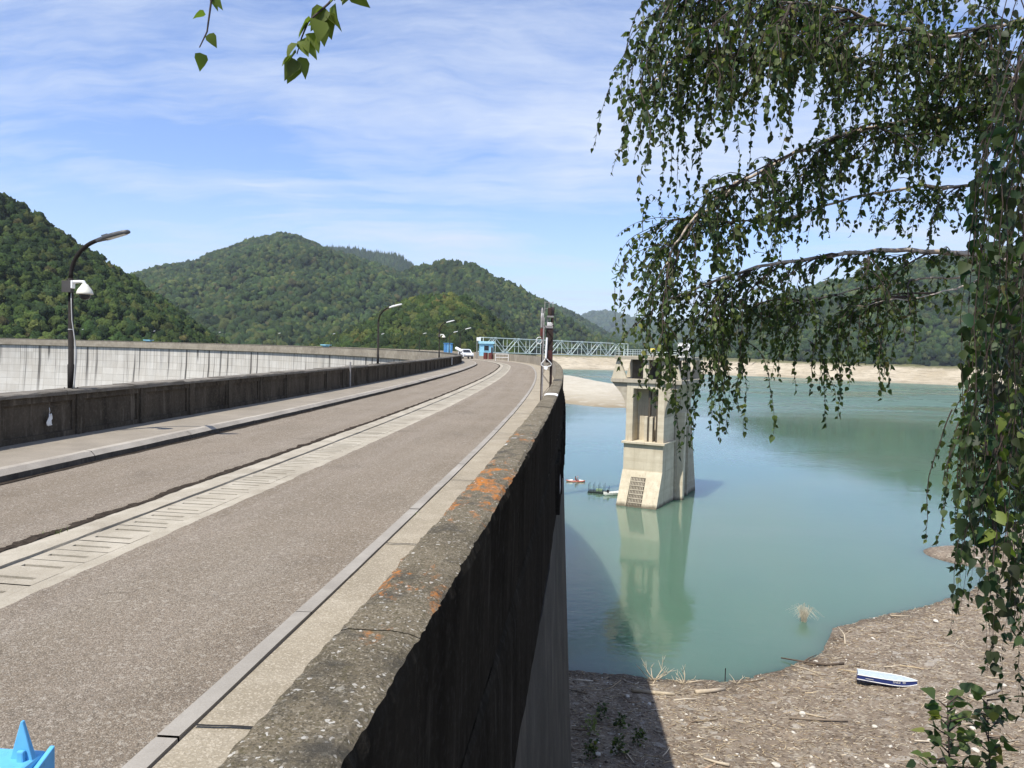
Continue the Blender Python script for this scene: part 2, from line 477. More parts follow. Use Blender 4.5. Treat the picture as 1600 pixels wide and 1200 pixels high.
for i in range(36):
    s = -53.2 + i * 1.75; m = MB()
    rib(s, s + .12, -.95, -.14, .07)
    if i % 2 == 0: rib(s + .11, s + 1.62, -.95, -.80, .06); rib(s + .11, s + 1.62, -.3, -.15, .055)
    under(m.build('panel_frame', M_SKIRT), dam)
m = MB()
o0 = -.1 - .23 * .78 - .07
m.add([cur(-53.06, -.085, -.55), cur(-51.6, -.085, -.55), cur(-51.6, -.105, -.93), cur(-53.06, -.105, -.93)], [(0, 1, 2, 3)])
m.add([cur(-53.06, -.06, -.55), cur(-51.6, -.06, -.55), cur(-51.6, -.06, -.93), cur(-53.06, -.06, -.93)], [(3, 2, 1, 0)])
under(m.build('light_plaque', conc('plaque_white', (.55, .54, .52), (.2, .19, .18), sc=3, streak=.4).m), dam)
# body under the carriageway so that nothing shines through
m = MB(); ribbon(m, [(.02, -1.1), (.05, -.05), (.3, -.06), (7.6, -.06), (7.62, -.62)], srange(S0, S1, 1, .03, 2))
under(m.build('crest_slab', M_KERB), dam)

# ------------------------------------------------------------------ road, drain, kerb, walks
def strip(name, prof, ss, mat, jit=None, label=None, cat=None, smooth=False):
    m = MB(); ribbon(m, prof, ss, jit)
    o = m.build(name, mat, smooth=smooth)
    return tag(o, label, cat, kind='structure')
SS = srange(S0, S1, .05, .012, 1.5)
def jedge(amp, base):
    def f(s, j, o, z): return (0, 0)
    return f
def crumble(s, k=0.):
    return .05 * float(fbm(s * .8 + k, 3.)) + .045 * float(fbm(s * 4.5 + k, 8.)) + .02 * float(fbm(s * 17 + k, 1.))
def j_right(s, j, o, z):
    if j <= 1: return (.5 * crumble(s, 40) * (1 if j == 0 else 1), .0)
    return (0, .008 * float(fbm(s * .7, o * 1.3)))
def j_left(s, j, o, z):
    if j <= 1: return (crumble(s, 7) + .02, 0)
    return (0, .008 * float(fbm(s * .7, o * 1.3)))
o = strip('road', [(3.14, -.02), (3.125, .008), (2.6, .012), (2.0, .014), (1.31, .006)], SS, M_ASPH, j_right, 'worn brown asphalt lane between the drain and the water side slab', 'road')
o = strip('road', [(4.0, -.02), (4.02, .012), (4.6, .016), (5.4, .014), (6.14, .008)], SS, M_ASPH, j_left, 'worn brown asphalt lane between the drain and the left kerb', 'road')
strip('pavement', [(1.20, -.03), (1.20, .012), (.24, .02)], SS, M_SLAB, lambda s, j, o, z: (0, .004 * float(fbm(s * 2, o * 3)) if j else 0), 'sandy exposed aggregate strip along the water side wall', 'pavement')
m = MB()
s = S0
while s < 40:                                   # smooth edging, cast in lengths with open joints
    L_ = 2.2 if s > -40 else 1.55
    dz = random.uniform(-.004, .004)
    ribbon(m, [(1.315, -.02), (1.31, .022 + dz), (1.212, .024 + dz), (1.207, -.02)], [s + L_ * i / 6 for i in range(6)] + [s + L_ - .012], lambda s, j, o, z: (.004 * float(fbm(s * 3, j)), 0))
    s += L_
ribbon(m, [(1.315, -.02), (1.31, .022), (1.212, .024), (1.207, -.02)], srange(s, S1, .5, .02, 1.5))
tag(m.build('edging_strip', M_STRIP), kind='structure')
m = MB()
for s in [-64.3, -62.2, -59.05, -55.9, -50.5, -46, -41, -36, -31, -26]:      # dark open joints across the aggregate strip
    for i in range(12):
        a0 = .25 + i * .079
        d0, d1 = .022 * float(fbm(a0 * 9, s)), .022 * float(fbm((a0 + .079) * 9, s))
        w = .016 if s < -50 else .03
        m.add([cur(s + d0, a0, .0255), cur(s + w + d0, a0, .0255), cur(s + w + d1, a0 + .079, .0255), cur(s + d1, a0 + .079, .0255)], [(0, 1, 2, 3)])
tag(m.build('pavement_joint', M_GAP), kind='structure')

# slotted drain: border, slotted slabs with real slots, raised edge
m = MB()
ribbon(m, [(3.10, -.03), (3.10, .006), (3.25, .007), (3.258, -.012)], SS, lambda s, j, o, z: (0, .003 * float(fbm(s * 3, j))))
ribbon(m, [(3.262, -.02), (3.262, .002)], SS)
step = .285
s = S0
while s < 30:
    a, b = s + .004, s + step - .004
    w0, w1 = a + .11, a + .11 + .046
    oa, ob, oc, od = 3.262, 3.335, 3.665, 3.735
    z = .002 + random.uniform(-.003, .003)
    sk = .02
    P = lambda s_, o_, zz=None: cur(s_ + sk * (o_ - oa) / .4, o_, z if zz is None else zz)
    def q(s_0, s_1, o_0, o_1):
        m.add([P(s_0, o_0), P(s_1, o_0), P(s_1, o_1), P(s_0, o_1)], [(0, 1, 2, 3)])
    q(a, b, oa, ob); q(a, b, oc, od); q(a, w0, ob, oc); q(w1, b, ob, oc)
    for (A, B) in (((w0, ob), (w1, ob)), ((w1, ob), (w1, oc)), ((w1, oc), (w0, oc)), ((w0, oc), (w0, ob))):
        m.add([P(*A), P(*B), P(*B, -.05), P(*A, -.05)], [(0, 1, 2, 3)])
    s += step
ribbon(m, [(3.262, .002), (3.735, .002)], srange(30, S1, .5, .02, 1.5))
ribbon(m, [(3.742, -.012), (3.75, .02), (3.90, .028), (4.06, .006)], SS, lambda s, j, o, z: (.012 * float(fbm(s * 2.2, j * 4.)), .006 * float(fbm(s * 3, j))))
tag(m.build('drain_channel', M_DRAIN), kind='structure')
m = MB(); ribbon(m, [(3.25, -.014), (3.75, -.014)], [-68.5, -68.4]); ribbon(m, [(3.25, -.045), (3.75, -.045)], srange(S0, 40, .5, .03, 1.5))
tag(m.build('drain_floor', M_GAP), kind='structure')

m = MB()
ribbon(m, [(4.005, .018), (4.06, .026), (4.12, .019)], srange(S0, 30, .03, .008, 1.), lambda s, j, o, z: ((.8 * crumble(s, 7) + .02) * (1 if j == 0 else 1) + (0, .01, .05)[j] * (1 + 2 * float(fbm(s * 6, 4.))), .012 * float(fbm(s * 25, j * 3.)) - (.02 if j == 2 else 0)))
ribbon(m, [(6.10, .017), (6.135, .02)], srange(S0, 30, .05, .01, 1.), lambda s, j, o, z: ((-.03 + .03 * float(fbm(s * 3, 9.))) * (j == 0), 0))
o = m.build('asphalt_edge', dark_wall('crumbled_asphalt', (.022, .018, .015), (.06, .048, .038), (.12, .1, .08), 3)); tag(o, 'dark crumbled edge of the left asphalt lane', 'road edge', kind='structure')
# kerb and walk on the left
m = MB(); s = S0
while s < 60:
    L_ = 2.6; dz = random.uniform(-.006, .006)
    ribbon(m, [(6.13, .0), (6.14, .085 + dz), (6.21, .146 + dz), (6.29, .154 + dz), (6.30, .10)], [s + L_ * i / 10 for i in range(10)] + [s + L_ - .014], lambda s, j, o, z: (.008 * float(fbm(s * 2, j + 2.)), .006 * float(fbm(s * 3.3, j))))
    s += L_
ribbon(m, [(6.13, .0), (6.14, .085), (6.21, .146), (6.29, .154), (6.30, .1)], srange(s, S1, .5, .02, 1.5))
o = m.build('kerb', [M_KERB, dark_wall('kerb_face_shade', (.05, .045, .04), (.10, .09, .075), (.16, .145, .12))])  # darker front face: the shade on it is painted into the colour
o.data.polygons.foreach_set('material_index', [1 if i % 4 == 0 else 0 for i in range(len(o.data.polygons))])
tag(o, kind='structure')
strip('sidewalk', [(6.295, .138), (6.9, .142), (7.56, .146)], SS, M_WALK, lambda s, j, o, z: (0, .005 * float(fbm(s * 1.5, o * 2))), 'narrow grey raised walk between kerb and panelled left wall', 'sidewalk')
tag(bpy.data.objects['kerb'], 'pale concrete kerb stones along the left lane', 'kerb')
tag(bpy.data.objects['drain_channel'], 'pale slotted concrete drain down the middle of the road', 'drain')
tag(bpy.data.objects['drain_floor'], 'dark bottom seen through the drain slots', 'drain')
tag(bpy.data.objects['edging_strip'], 'smooth grey edging between right lane and sandy aggregate strip', 'edging')
tag(bpy.data.objects['pavement_joint'], 'dark cracks across the sandy aggregate strip', 'joint')

# ------------------------------------------------------------------ parapets
rp = empty('parapet_wall', cur(-60, .12, 0), 0, 'weathered low wall on the water side, top spotted with orange lichen and white paint', 'parapet wall')
m = MB()
joints = [S0, -63.15, -59.95, -57.2, -54.4, -51.35, -48.2] + [-45 + 3.1 * i for i in range(90)]
joints = [j for j in joints if j < S1]
def chip(s, j, o, z):
    a = .6 if s > -45 else 1
    e = .004 * float(fbm(s * 2.1, j * 1.7)) + .004 * float(fbm(s * 13, j * 3.1 + 4)) + .009 * float(fbm(s * 37, j * 5.1 + 7))
    g = .010 * float(fbm(s * 2.3, j * 1.1 + 20)) + .007 * float(fbm(s * 16, j * 2.1 + 30))
    if j in (3, 4): e += .03 * max(0, float(fbm(s * 5.5, 77.)) - .18); g -= .03 * max(0, float(fbm(s * 6.5, 55.)) - .2)
    return (e * a, g * a)
prof = [(.252, -.03), (.252, .5), (.254, .82), (.243, .848), (.215, .857), (.15, .86), (.08, .858), (.03, .853), (.006, .838), (-.004, .80), (.0, .5), (.0, .0)]
# order so that edge rows get the chips
def chip2(s, j, o, z):
    e, g = chip(s, 3 if j in (3, 8) else j, o, z)
    if j in (0, 11): return (0, 0)
    return (e if j in (2, 3, 8, 9) else e * .5, g)
for a, b in zip(joints, joints[1:]):
    ss = [x for x in srange(a, b - .003, .022, .0075, 1.2)]
    hz = random.uniform(-.008, .006)
    ribbon(m, [(o, z + (hz if z > .7 else 0)) for o, z in prof], ss, chip2)
def rp_mats():
    return M_CAP
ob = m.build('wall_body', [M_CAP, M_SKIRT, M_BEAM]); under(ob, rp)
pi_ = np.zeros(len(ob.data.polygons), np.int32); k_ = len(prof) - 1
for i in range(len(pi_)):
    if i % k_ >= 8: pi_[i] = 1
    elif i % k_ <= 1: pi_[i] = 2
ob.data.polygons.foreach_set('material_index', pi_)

lp = empty('parapet_wall', cur(-50, 7.7, 0), 0, 'dark stained panelled low wall along the left walk, carrying the lamps', 'parapet wall')
m = MB()
ribbon(m, [(7.60, .10), (7.60, .80)], srange(S0, S1, .2, .015, 1.5))
under_face = MB(); ribbon(under_face, [(7.86, .80), (7.86, .0), (8.07, -.03)], srange(S0, S1, .4, .02, 1.5)); under(under_face.build('valley_side', M_BEAM), lp)
mod = 1.8
s = -53.75 - mod * 8
pil = []
while s < 60:
    a, b = s + .09, s + mod - .09
    cbox(m, a, b, 7.555, 7.602, .70, .80)           # top rail of the panel
    cbox(m, a, b, 7.565, 7.602, .12, .23)           # bottom rail
    cbox(m, a, a + .07, 7.57, 7.602, .23, .70); cbox(m, b - .07, b, 7.57, 7.602, .23, .70)
    pil.append(s); s += mod
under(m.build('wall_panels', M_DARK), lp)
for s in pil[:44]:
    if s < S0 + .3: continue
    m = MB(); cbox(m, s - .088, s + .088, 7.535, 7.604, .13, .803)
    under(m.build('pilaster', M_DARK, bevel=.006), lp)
m = MB()
i = 0; s = S0
while s < S1:
    L_ = mod * (1 if s < 60 else 2); dz = [0, .012, -.01, .006][i % 4] + random.uniform(-.006, .006); i += 1
    L2 = min(L_, S1 - s)
    ribbon(m, [(7.515, .795), (7.51, .84 + dz), (7.53, .858 + dz), (7.7, .862 + dz), (7.90, .858 + dz), (7.92, .84 + dz), (7.91, .795)], [s + L2 * j / 10 for j in range(10)] + [s + L2 - .012],
           lambda s, j, o, z: (.012 * float(fbm(s * 5, j * 2.)), .008 * float(fbm(s * 4, j + 3.))))
    s += L_
under(m.build('coping', M_COPE), lp)
# ------------------------------------------------------------------ water
WZ = -21.8
def water_mat():
    k = NT('lake_water', .04, .5); p = k.coord('pos')
    k.b.inputs['IOR'].default_value = 1.33
    c = k.mix(k.mr(k.noise(p, .012, 4, .55), .35, .7), (.070, .135, .090), (.094, .156, .113))
    c = k.mix(k.mr(k.noise(k.mp(p, (.5, 1.6, 1)), .02, 5, .6), .5, .75, 0, .5), c, (.115, .155, .125))
    k.col(c)
    k.b.inputs['Subsurface Weight'].default_value = .85; k.b.subsurface_method = 'BURLEY'
    k.b.inputs['Subsurface Radius'].default_value = (.8, 1.6, 1.3); k.b.inputs['Subsurface Scale'].default_value = 4.0
    d = k.n('ShaderNodeVectorMath', operation='LENGTH'); k.put(d.inputs[0], p)
    far = k.mr(d.outputs['Value'], 270, 400, .2, 1)
    patch = k.mr(k.noise(k.mp(p, (.6, 1.5, 1)), .018, 4, .6), .38, .62, .35, 1)
    h = k.math('ADD', k.noise(k.mp(p, (1, 1.6, 1), rot=(0, 0, R(20))), 1.1, 3, .5), k.math('MULTIPLY', k.noise(k.mp(p, (1, 1.4, 1)), .33, 2, .5), 1.6))
    b = k.n('ShaderNodeBump'); k.put(b.inputs['Height'], h); b.inputs['Distance'].default_value = .16
    k.put(b.inputs['Strength'], k.math('MULTIPLY', k.math('MULTIPLY', far, patch), .5))
    k.t.links.new(b.outputs[0], k.b.inputs['Normal'])
    k.rough(k.math('ADD', .03, k.math('MULTIPLY', k.mr(d.outputs['Value'], 270, 380, .02, .36), patch)))
    return k.m
m = MB()
arc = [cur(s, 2.5, WZ)[:2] for s in srange(-40, S1, 2, .03, 6)]
pts = [(14, 18), ] + arc + [(-260, 240), (-420, 500), (-300, 1200), (700, 1300), (900, 400), (300, 20)]
m.add([(x, y, WZ) for x, y in pts], [tuple(range(len(pts)))])
tag(m.build('water', water_mat()), 'calm turquoise reservoir water beside the dam', 'water', kind='structure')

# ------------------------------------------------------------------ near shore
SX = np.array([-20, 4.3, 11.2, 15.8, 20, 24.7, 28, 32.9, 38.5, 45, 51, 58, 80, 120, 200.])
SY = np.array([56, 55.2, 54.0, 54.0, 55.6, 59.3, 64.8, 68.1, 71, 75.1, 81, 92, 118, 150, 200.])
def shore_z(x, y, rough=True):
    x = np.asarray(x, float); y = np.asarray(y, float)
    yw = np.interp(x, SX, SY) + .5 * fbm(x * .35, y * 0 + 2) + .25 * fbm(x * 1.3, y * 0 + 7)
    d = yw - y
    bank = -.45 - .535 * y + .5 * fbm(x * .3, y * .3)
    beach = WZ + np.where(d > 0, .088 * d, .16 * d)
    t = np.clip((bank - beach) * .6 + .5, 0, 1)
    z = beach * (1 - t) + np.maximum(bank, beach) * t
    if rough: z = z + (.10 * fbm(x * .9, y * .9) + .05 * fbm(x * 3.1, y * 3.1)) * np.clip(d * .5 + .3, 0.15, 1)
    # spit of ground at the right
    e = ((x - 56.) / 5.) ** 2 + ((y - 90.) / 4.) ** 2
    z = np.maximum(z, WZ + .95 - .6 * e * 1.0)
    return np.minimum(z, -.25)
def ground_mat():
    k = NT('shore_soil', .95, .1); p = k.coord('pos')
    c = k.mix(k.mr(k.noise(p, .35, 6, .65), .3, .7), (.165, .128, .094), (.28, .225, .168))
    c = k.mix(k.mr(k.noise(k.mp(p, (1, .6, 1)), .9, 6, .7), .52, .72, 0, .7), c, (.38, .325, .25))
    v = k.sep(k.vor(p, 5.5, out='Color'))
    c = k.mix(k.mr(v[0], .78, .95, 0, .7), c, (.42, .37, .29))
    c = k.mix(k.mr(v[1], .7, .95, 0, .6), c, (.06, .045, .033))
    v = k.sep(k.vor(p, 1.9, out='Color'))
    c = k.mix(k.mr(v[0], .9, .97, 0, .5), c, (.46, .42, .36))
    z = k.sep(p)[2]
    wet = k.mr(z, WZ + .02, WZ + .22, 1, 0)
    c = k.mix(k.math('MULTIPLY', wet, .55), c, (.07, .055, .04))
    k.col(c); k.bump(k.noise(p, 6, 6, .75), 1.0, .12)
    return k.m
xs = np.concatenate([np.linspace(-30, 0, 20), np.linspace(.3, 48, 200), np.linspace(49, 200, 90)])
ys = np.concatenate([np.linspace(-40, 30, 40), np.linspace(30.4, 62, 150), np.linspace(62.6, 230, 150)])
GX, GY = np.meshgrid(xs, ys)
GZ = shore_z(GX, GY)
# keep it clear of the dam body and the road
GZ = np.where((GX < 1.0) & (GY > -6), np.minimum(GZ, -3.0), GZ)
nx, ny = len(xs), len(ys)
I = np.arange(nx * ny).reshape(ny, nx)
F = np.stack([I[:-1, :-1], I[:-1, 1:], I[1:, 1:], I[1:, :-1]], -1).reshape(-1, 4)
tag(np_mesh('ground', np.stack([GX, GY, GZ], -1).reshape(-1, 3), F, ground_mat(), smooth=True), 'brown debris strewn shore and bank beside the dam', 'ground', kind='structure')

# ------------------------------------------------------------------ wide base terrain far below and to the horizon
def soil(name, a, b, c3, sc=.02):
    k = NT(name, .95, .1); p = k.coord('pos')
    c = k.mix(k.mr(k.noise(p, sc, 6, .65), .3, .7), a, b)
    c = k.mix(k.mr(k.noise(p, sc * 5, 6, .7), .5, .7, 0, .7), c, c3)
    k.col(c); k.bump(k.noise(p, sc * 12, 5, .7), .6, .6)
    return k.m
M_FLOOR = soil('forest_floor', (.020, .030, .012), (.035, .05, .02), (.05, .06, .025))
m = MB(); g = 6500
m.add([(-g, -g, -62), (g, -g, -62), (g, g, -62), (-g, g, -62)], [(0, 1, 2, 3)])
tag(m.build('terrain', M_FLOOR), 'dark green valley floor reaching to the horizon', 'terrain', kind='structure')

def bank_mat():
    k = NT('drawdown_sand', .95, .1); p = k.coord('pos'); z = k.sep(p)[2]
    c = k.mix(k.mr(k.noise(p, .03, 6, .65), .3, .7), (.36, .30, .205), (.52, .455, .345))
    c = k.mix(k.mr(k.noise(k.mp(p, (.25, .25, 5)), .35, 6, .7), .48, .62, 0, .75), c, (.20, .165, .11))
    wv = k.noise(p, .25, 6, .7)
    c = k.mix(k.mr(wv, .55, .72, 0, .5), c, (.22, .185, .13))
    c = k.mix(k.mr(k.math('ADD', z, k.math('MULTIPLY', wv, 5)), WZ + 1.5, WZ + 4.5, .75, 0), c, (.24, .20, .13))
    top = k.mr(k.math('ADD', z, k.math('MULTIPLY', wv, 4)), -7.5, -5.0)
    c = k.mix(top, c, (.12, .115, .05))
    k.col(c); k.bump(wv, .8, 1.2)
    return k.m
FS = np.array([(-260, 640), (-102, 766), (-27, 809), (57, 857), (115, 869), (174, 836), (226, 777), (270, 755), (304, 730), (342, 685), (390, 641), (425, 599), (480, 523), (527, 486), (620, 420.)])
u = np.linspace(0, len(FS) - 1, 300)
fx = np.interp(u, np.arange(len(FS)), FS[:, 0]); fy = np.interp(u, np.arange(len(FS)), FS[:, 1])
tx, ty = np.gradient(fx), np.gradient(fy); ln = np.hypot(tx, ty); nxv, nyv = -ty / ln, tx / ln
rows = [(-30, -24.5), (-4, -22.4), (2, -21.5), (10, -20.6), (20, -18.5), (30, -14), (38, -10.5), (46, -7.2), (60, -6.0), (100, -5.0), (170, -4), (300, -3.)]
V = []
for d, z in rows:
    w = d + 5 * fbm(u * 2.1, u * 0 + 1) * (1 if d > 0 else .6)
    V.append(np.stack([fx + nxv * w, fy + nyv * w, z + (1.6 * fbm(u * 3.3, u * 0 + d * .07) + .8 * fbm(u * 11, u * 0 + d * .07)) * np.clip((z + 22) / 6, 0, 1) + np.where(u < 4.5, 0, 0)], -1))
V = np.array(V); nr, nu, _ = V.shape
I = np.arange(nr * nu).reshape(nr, nu)
F = np.stack([I[:-1, :-1], I[:-1, 1:], I[1:, 1:], I[1:, :-1]], -1).reshape(-1, 4)
M_BANK = bank_mat()
tag(np_mesh('beach', V.reshape(-1, 3), F, M_BANK, smooth=True), 'pale bare drawdown bank along the far side of the lake', 'far shore', kind='structure')
# pale spit between the dam and the tower
gx, gy = np.meshgrid(np.linspace(-30, 90, 90), np.linspace(290, 700, 130))
near = np.interp(gx, [-30, 17, 23, 34, 47, 57, 90], [352, 338, 325, 314, 311, 338, 420]); far = np.interp(gx, [-30, 34, 43, 59, 67, 71, 90], [690, 681, 642, 526, 503, 459, 430])
dn = (gy - near) + 8 * fbm(gx * .05, gy * .02); df = (far - gy) + 8 * fbm(gx * .05, gy * .02 + 9)
e = np.minimum(dn, df) - np.maximum(0, gx - 66) * 4
z = WZ + np.where(e > 0, 4.6 * (1 - np.exp(-np.maximum(e, 0) / 60)), e * .08) + .35 * fbm(gx * .06, gy * .06) * (e > 0)
I = np.arange(gx.size).reshape(gx.shape)
F = np.stack([I[:-1, :-1], I[:-1, 1:], I[1:, 1:], I[1:, :-1]], -1).reshape(-1, 4)
def spit_mat():
    k = NT('pale_silt', .95, .1); p = k.coord('pos'); z = k.sep(p)[2]
    c = k.mix(k.mr(k.noise(k.mp(p, (1, .4, 1)), .05, 6, .6), .3, .7), (.42, .375, .29), (.50, .46, .375))
    c = k.mix(k.mr(k.math('ADD', z, k.math('MULTIPLY', k.noise(p, .06, 4), 1.2)), WZ + .6, WZ + 3.6, 1, 0), c, (.24, .195, .125))
    c = k.mix(k.mr(k.noise(k.mp(p, (.3, .3, 9)), .5, 5, .65), .5, .66, 0, .55), c, (.33, .285, .205))
    c = k.mix(k.mr(k.noise(p, .16, 6, .7), .54, .7, 0, .5), c, (.56, .53, .46))
    k.col(c); k.bump(k.noise(p, .2, 6, .7), .7, .8); return k.m
tag(np_mesh('beach', np.stack([gx, gy, z], -1).reshape(-1, 3), F, spit_mat(), smooth=True), 'pale sandy spit of dry lake bed past the dam', 'sand spit', kind='structure')

# ------------------------------------------------------------------ hills and their woods
def ico(sub):
    bm = bmesh.new(); bmesh.ops.create_icosphere(bm, subdivisions=sub, radius=1)
    v = np.array([x.co[:] for x in bm.verts]); f = np.array([[q.index for q in y.verts] for y in bm.faces]); bm.free()
    return v, f
def crown_variants(sub, nvar, jag):
    v, f = ico(sub)
    keep = v[f].mean(1)[:, 2] > -.45
    f = f[keep]
    use = np.unique(f); mapi = -np.ones(len(v), int); mapi[use] = np.arange(len(use)); v = v[use]; f = mapi[f]
    out = []
    for i in range(nvar):
        c = rng.normal(size=(9, 3)); c /= np.linalg.norm(c, axis=1)[:, None]; c[:, 2] = np.abs(c[:, 2])
        lobe = np.max(v @ c.T, 1)                                  # lumps of the crown
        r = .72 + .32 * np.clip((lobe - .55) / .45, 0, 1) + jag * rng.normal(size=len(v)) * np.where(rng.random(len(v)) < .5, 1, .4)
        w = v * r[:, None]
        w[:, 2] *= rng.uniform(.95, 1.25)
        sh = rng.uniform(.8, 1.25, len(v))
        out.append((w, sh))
    return out, f
CROWN2 = crown_variants(3, 10, .17)
CROWN1 = crown_variants(2, 10, .19)
CONE = None
def forest_mat(name, hazec=None):
    k = NT(name, .8, .1)
    p = k.coord('pos')
    c = k.attr('tint')
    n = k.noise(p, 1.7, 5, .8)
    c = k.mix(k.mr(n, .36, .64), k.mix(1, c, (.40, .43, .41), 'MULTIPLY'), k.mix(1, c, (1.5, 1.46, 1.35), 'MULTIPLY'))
    k.col(c)
    k.bump(k.noise(p, 1.5, 3, .7), 1.0, .8)
    return k.m
M_WOOD = forest_mat('woodland_leaves')
PAL = np.array([(.030, .058, .018), (.038, .068, .020), (.048, .078, .022), (.024, .048, .018), (.060, .088, .026), (.075, .092, .030), (.034, .060, .026)])
ODD = np.array([(.075, .070, .028), (.060, .058, .026), (.070, .088, .036), (.020, .036, .018)])
def resample(pts, n):
    p = np.array(pts, float); d = np.r_[0, np.cumsum(np.linalg.norm(np.diff(p[:, :2], axis=0), axis=1))]
    t = np.linspace(0, d[-1], n)
    return np.stack([np.interp(t, d, p[:, i]) for i in range(3)], 1)
def hill(name, label, ridge, foot, amp=8, gl=40., spacing=5.5, rad=(2.6, 4.6), pal=0., drop=5., back=.5, fine=False, prof=.9, vmax=1.05, blue=0., clear=None, cone=0., vmin=.0, far=1.):
    nu, nv = 90, 46
    ridge = [(x * far, y * far, 1.7 + (z - 1.7) * far) for x, y, z in ridge]
    r = resample(ridge, nu); r[:, 2] -= drop; f = resample(foot, nu)
    vv = np.r_[np.linspace(0, 1, nv), np.linspace(1, 1 + back, 10)[1:]]
    P = np.zeros((len(vv), nu, 3))
    for i, v in enumerate(vv):
        w = min(v, 1)
        xy = f[:, :2] * (1 - v) + r[:, :2] * v
        h = w ** prof
        z = f[:, 2] * (1 - h) + r[:, 2] * h
        if v > 1: z = z - (v - 1) * 1.3 * (r[:, 2] - f[:, 2])
        g = amp * math.sin(PI * w) ** .8 * (1.3 * fbm(xy[:, 0] / gl, xy[:, 1] / (gl * 2.2), 4) + .5 * fbm(xy[:, 0] / gl * 3, xy[:, 1] / gl * 3, 3))
        P[i, :, :2] = xy; P[i, :, 2] = z + g
    lo = P[:1].copy(); lo[..., 2] = -64; P = np.concatenate([lo, P])
    I = np.arange(P.shape[0] * nu).reshape(P.shape[0], nu)
    F = np.stack([I[:-1, :-1], I[:-1, 1:], I[1:, 1:], I[1:, :-1]], -1).reshape(-1, 4)
    tag(np_mesh('hill', P.reshape(-1, 3), F, M_FLOOR, smooth=True), label[0], 'hill', kind='structure')
    P = P[1:]
    n_v = len(vv)
    a = P[1:, 1:] - P[:-1, :-1]; b = P[1:, :-1] - P[:-1, 1:]
    area = np.linalg.norm(np.cross(a, b), axis=-1) / 2
    area[vv[:-1] >= vmax] = 0; area[vv[:-1] < vmin] = 0
    n = int(area.sum() / spacing ** 2)
    cell = rng.choice(area.size, n, p=(area / area.sum()).ravel())
    ci, cj = np.unravel_index(cell, area.shape); s, t = rng.random(n), rng.random(n)
    C = (P[ci, cj] * ((1 - s) * (1 - t))[:, None] + P[ci + 1, cj] * (s * (1 - t))[:, None] + P[ci, cj + 1] * ((1 - s) * t)[:, None] + P[ci + 1, cj + 1] * (s * t)[:, None])
    if clear is not None:
        k = np.ones(n, bool)
        for (cx, cy, rx, ry) in clear: k &= ((C[:, 0] - cx) / rx) ** 2 + ((C[:, 1] - cy) / ry) ** 2 > 1
        C = C[k]; n = len(C)
    rr_ = rng.uniform(*rad, n) * (1 + .25 * fbm(C[:, 0] / 25, C[:, 1] / 25))
    tint = PAL[rng.integers(0, len(PAL), n)]
    patch = fbm(C[:, 0] / 45, C[:, 1] / 45)
    tint = tint * (.80 + .5 * patch)[:, None] * rng.uniform(.7, 1.25, n)[:, None]
    odd = rng.random(n) < .02 + pal * .12 * np.clip(.4 + patch, 0, 1)
    tint[odd] = ODD[rng.integers(0, len(ODD), odd.sum())] * rng.uniform(.75, 1.15, odd.sum())[:, None]
    tint = tint * np.array([1.04, 1.03, .90]) * (1 + np.array([.35, .15, 0]) * pal)
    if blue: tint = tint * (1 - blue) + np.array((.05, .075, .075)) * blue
    C0, r0_, t0_ = C, rr_, tint                                # each tree is a crown of two or three lobes
    for _ in range(2):
        kk = rng.random(len(C0)) < .7; a_ = rng.uniform(0, 2 * PI, kk.sum()); q_ = r0_[kk]
        C = np.concatenate([C, C0[kk] + np.stack([np.cos(a_) * q_ * .62, np.sin(a_) * q_ * .62, q_ * rng.uniform(-.15, .35, kk.sum())], -1)])
        rr_ = np.concatenate([rr_, q_ * rng.uniform(.5, .75, kk.sum())]); tint = np.concatenate([tint, t0_[kk] * rng.uniform(.8, 1.25, kk.sum())[:, None]])
    rr_[:len(C0)] *= .85; n = len(C)
    var, fc = CROWN2 if fine else CROWN1
    vi = rng.integers(0, len(var), n)
    Vs, Fs, Ts = [], [], []; base = 0
    for q in range(len(var)):
        idx = np.nonzero(vi == q)[0]
        if not len(idx): continue
        w, sh = var[q]
        an = rng.uniform(0, 2 * PI, len(idx)); c_, s_ = np.cos(an), np.sin(an)
        rq = rr_[idx]; sx = rng.uniform(.85, 1.2, len(idx)); hz = rng.uniform(.9, 1.35, len(idx))
        if cone: hz = hz * cone; sx = sx * .62
        X = (w[None, :, 0] * c_[:, None] - w[None, :, 1] * s_[:, None]) * (rq * sx)[:, None]
        Y = (w[None, :, 0] * s_[:, None] + w[None, :, 1] * c_[:, None]) * (rq * sx)[:, None]
        if cone:
            k_ = np.clip(1.05 - .85 * (w[None, :, 2] + .4) / 1.5, .08, 1); X = X * k_; Y = Y * k_
        Z = w[None, :, 2] * (rq * hz)[:, None]
        Q = np.stack([X + C[idx, 0][:, None], Y + C[idx, 1][:, None], Z + (C[idx, 2] + rq * .75)[:, None]], -1)
        Vs.append(Q.reshape(-1, 3)); Ts.append((tint[idx][:, None, :] * sh[None, :, None]).reshape(-1, 3))
        Fs.append((fc[None] + (base + np.arange(len(idx)) * len(w))[:, None, None]).reshape(-1, 3)); base += len(idx) * len(w)
    # leafy sprays standing off the crowns break their outline
    nq = 34 if fine else 16
    sz = .34 if fine else .30
    dr = rng.normal(size=(n, nq, 3)); dr /= np.linalg.norm(dr, axis=-1)[..., None]; dr[..., 2] = np.abs(dr[..., 2]) * 1.1 - .15
    pc = C[:, None] + np.array([0, 0, .75]) * rr_[:, None, None] + dr * (rr_ * rng.uniform(.9, 1.12, n) if not cone else rr_ * .5)[:, None, None] * rng.uniform(.82, 1.12, (n, nq, 1))
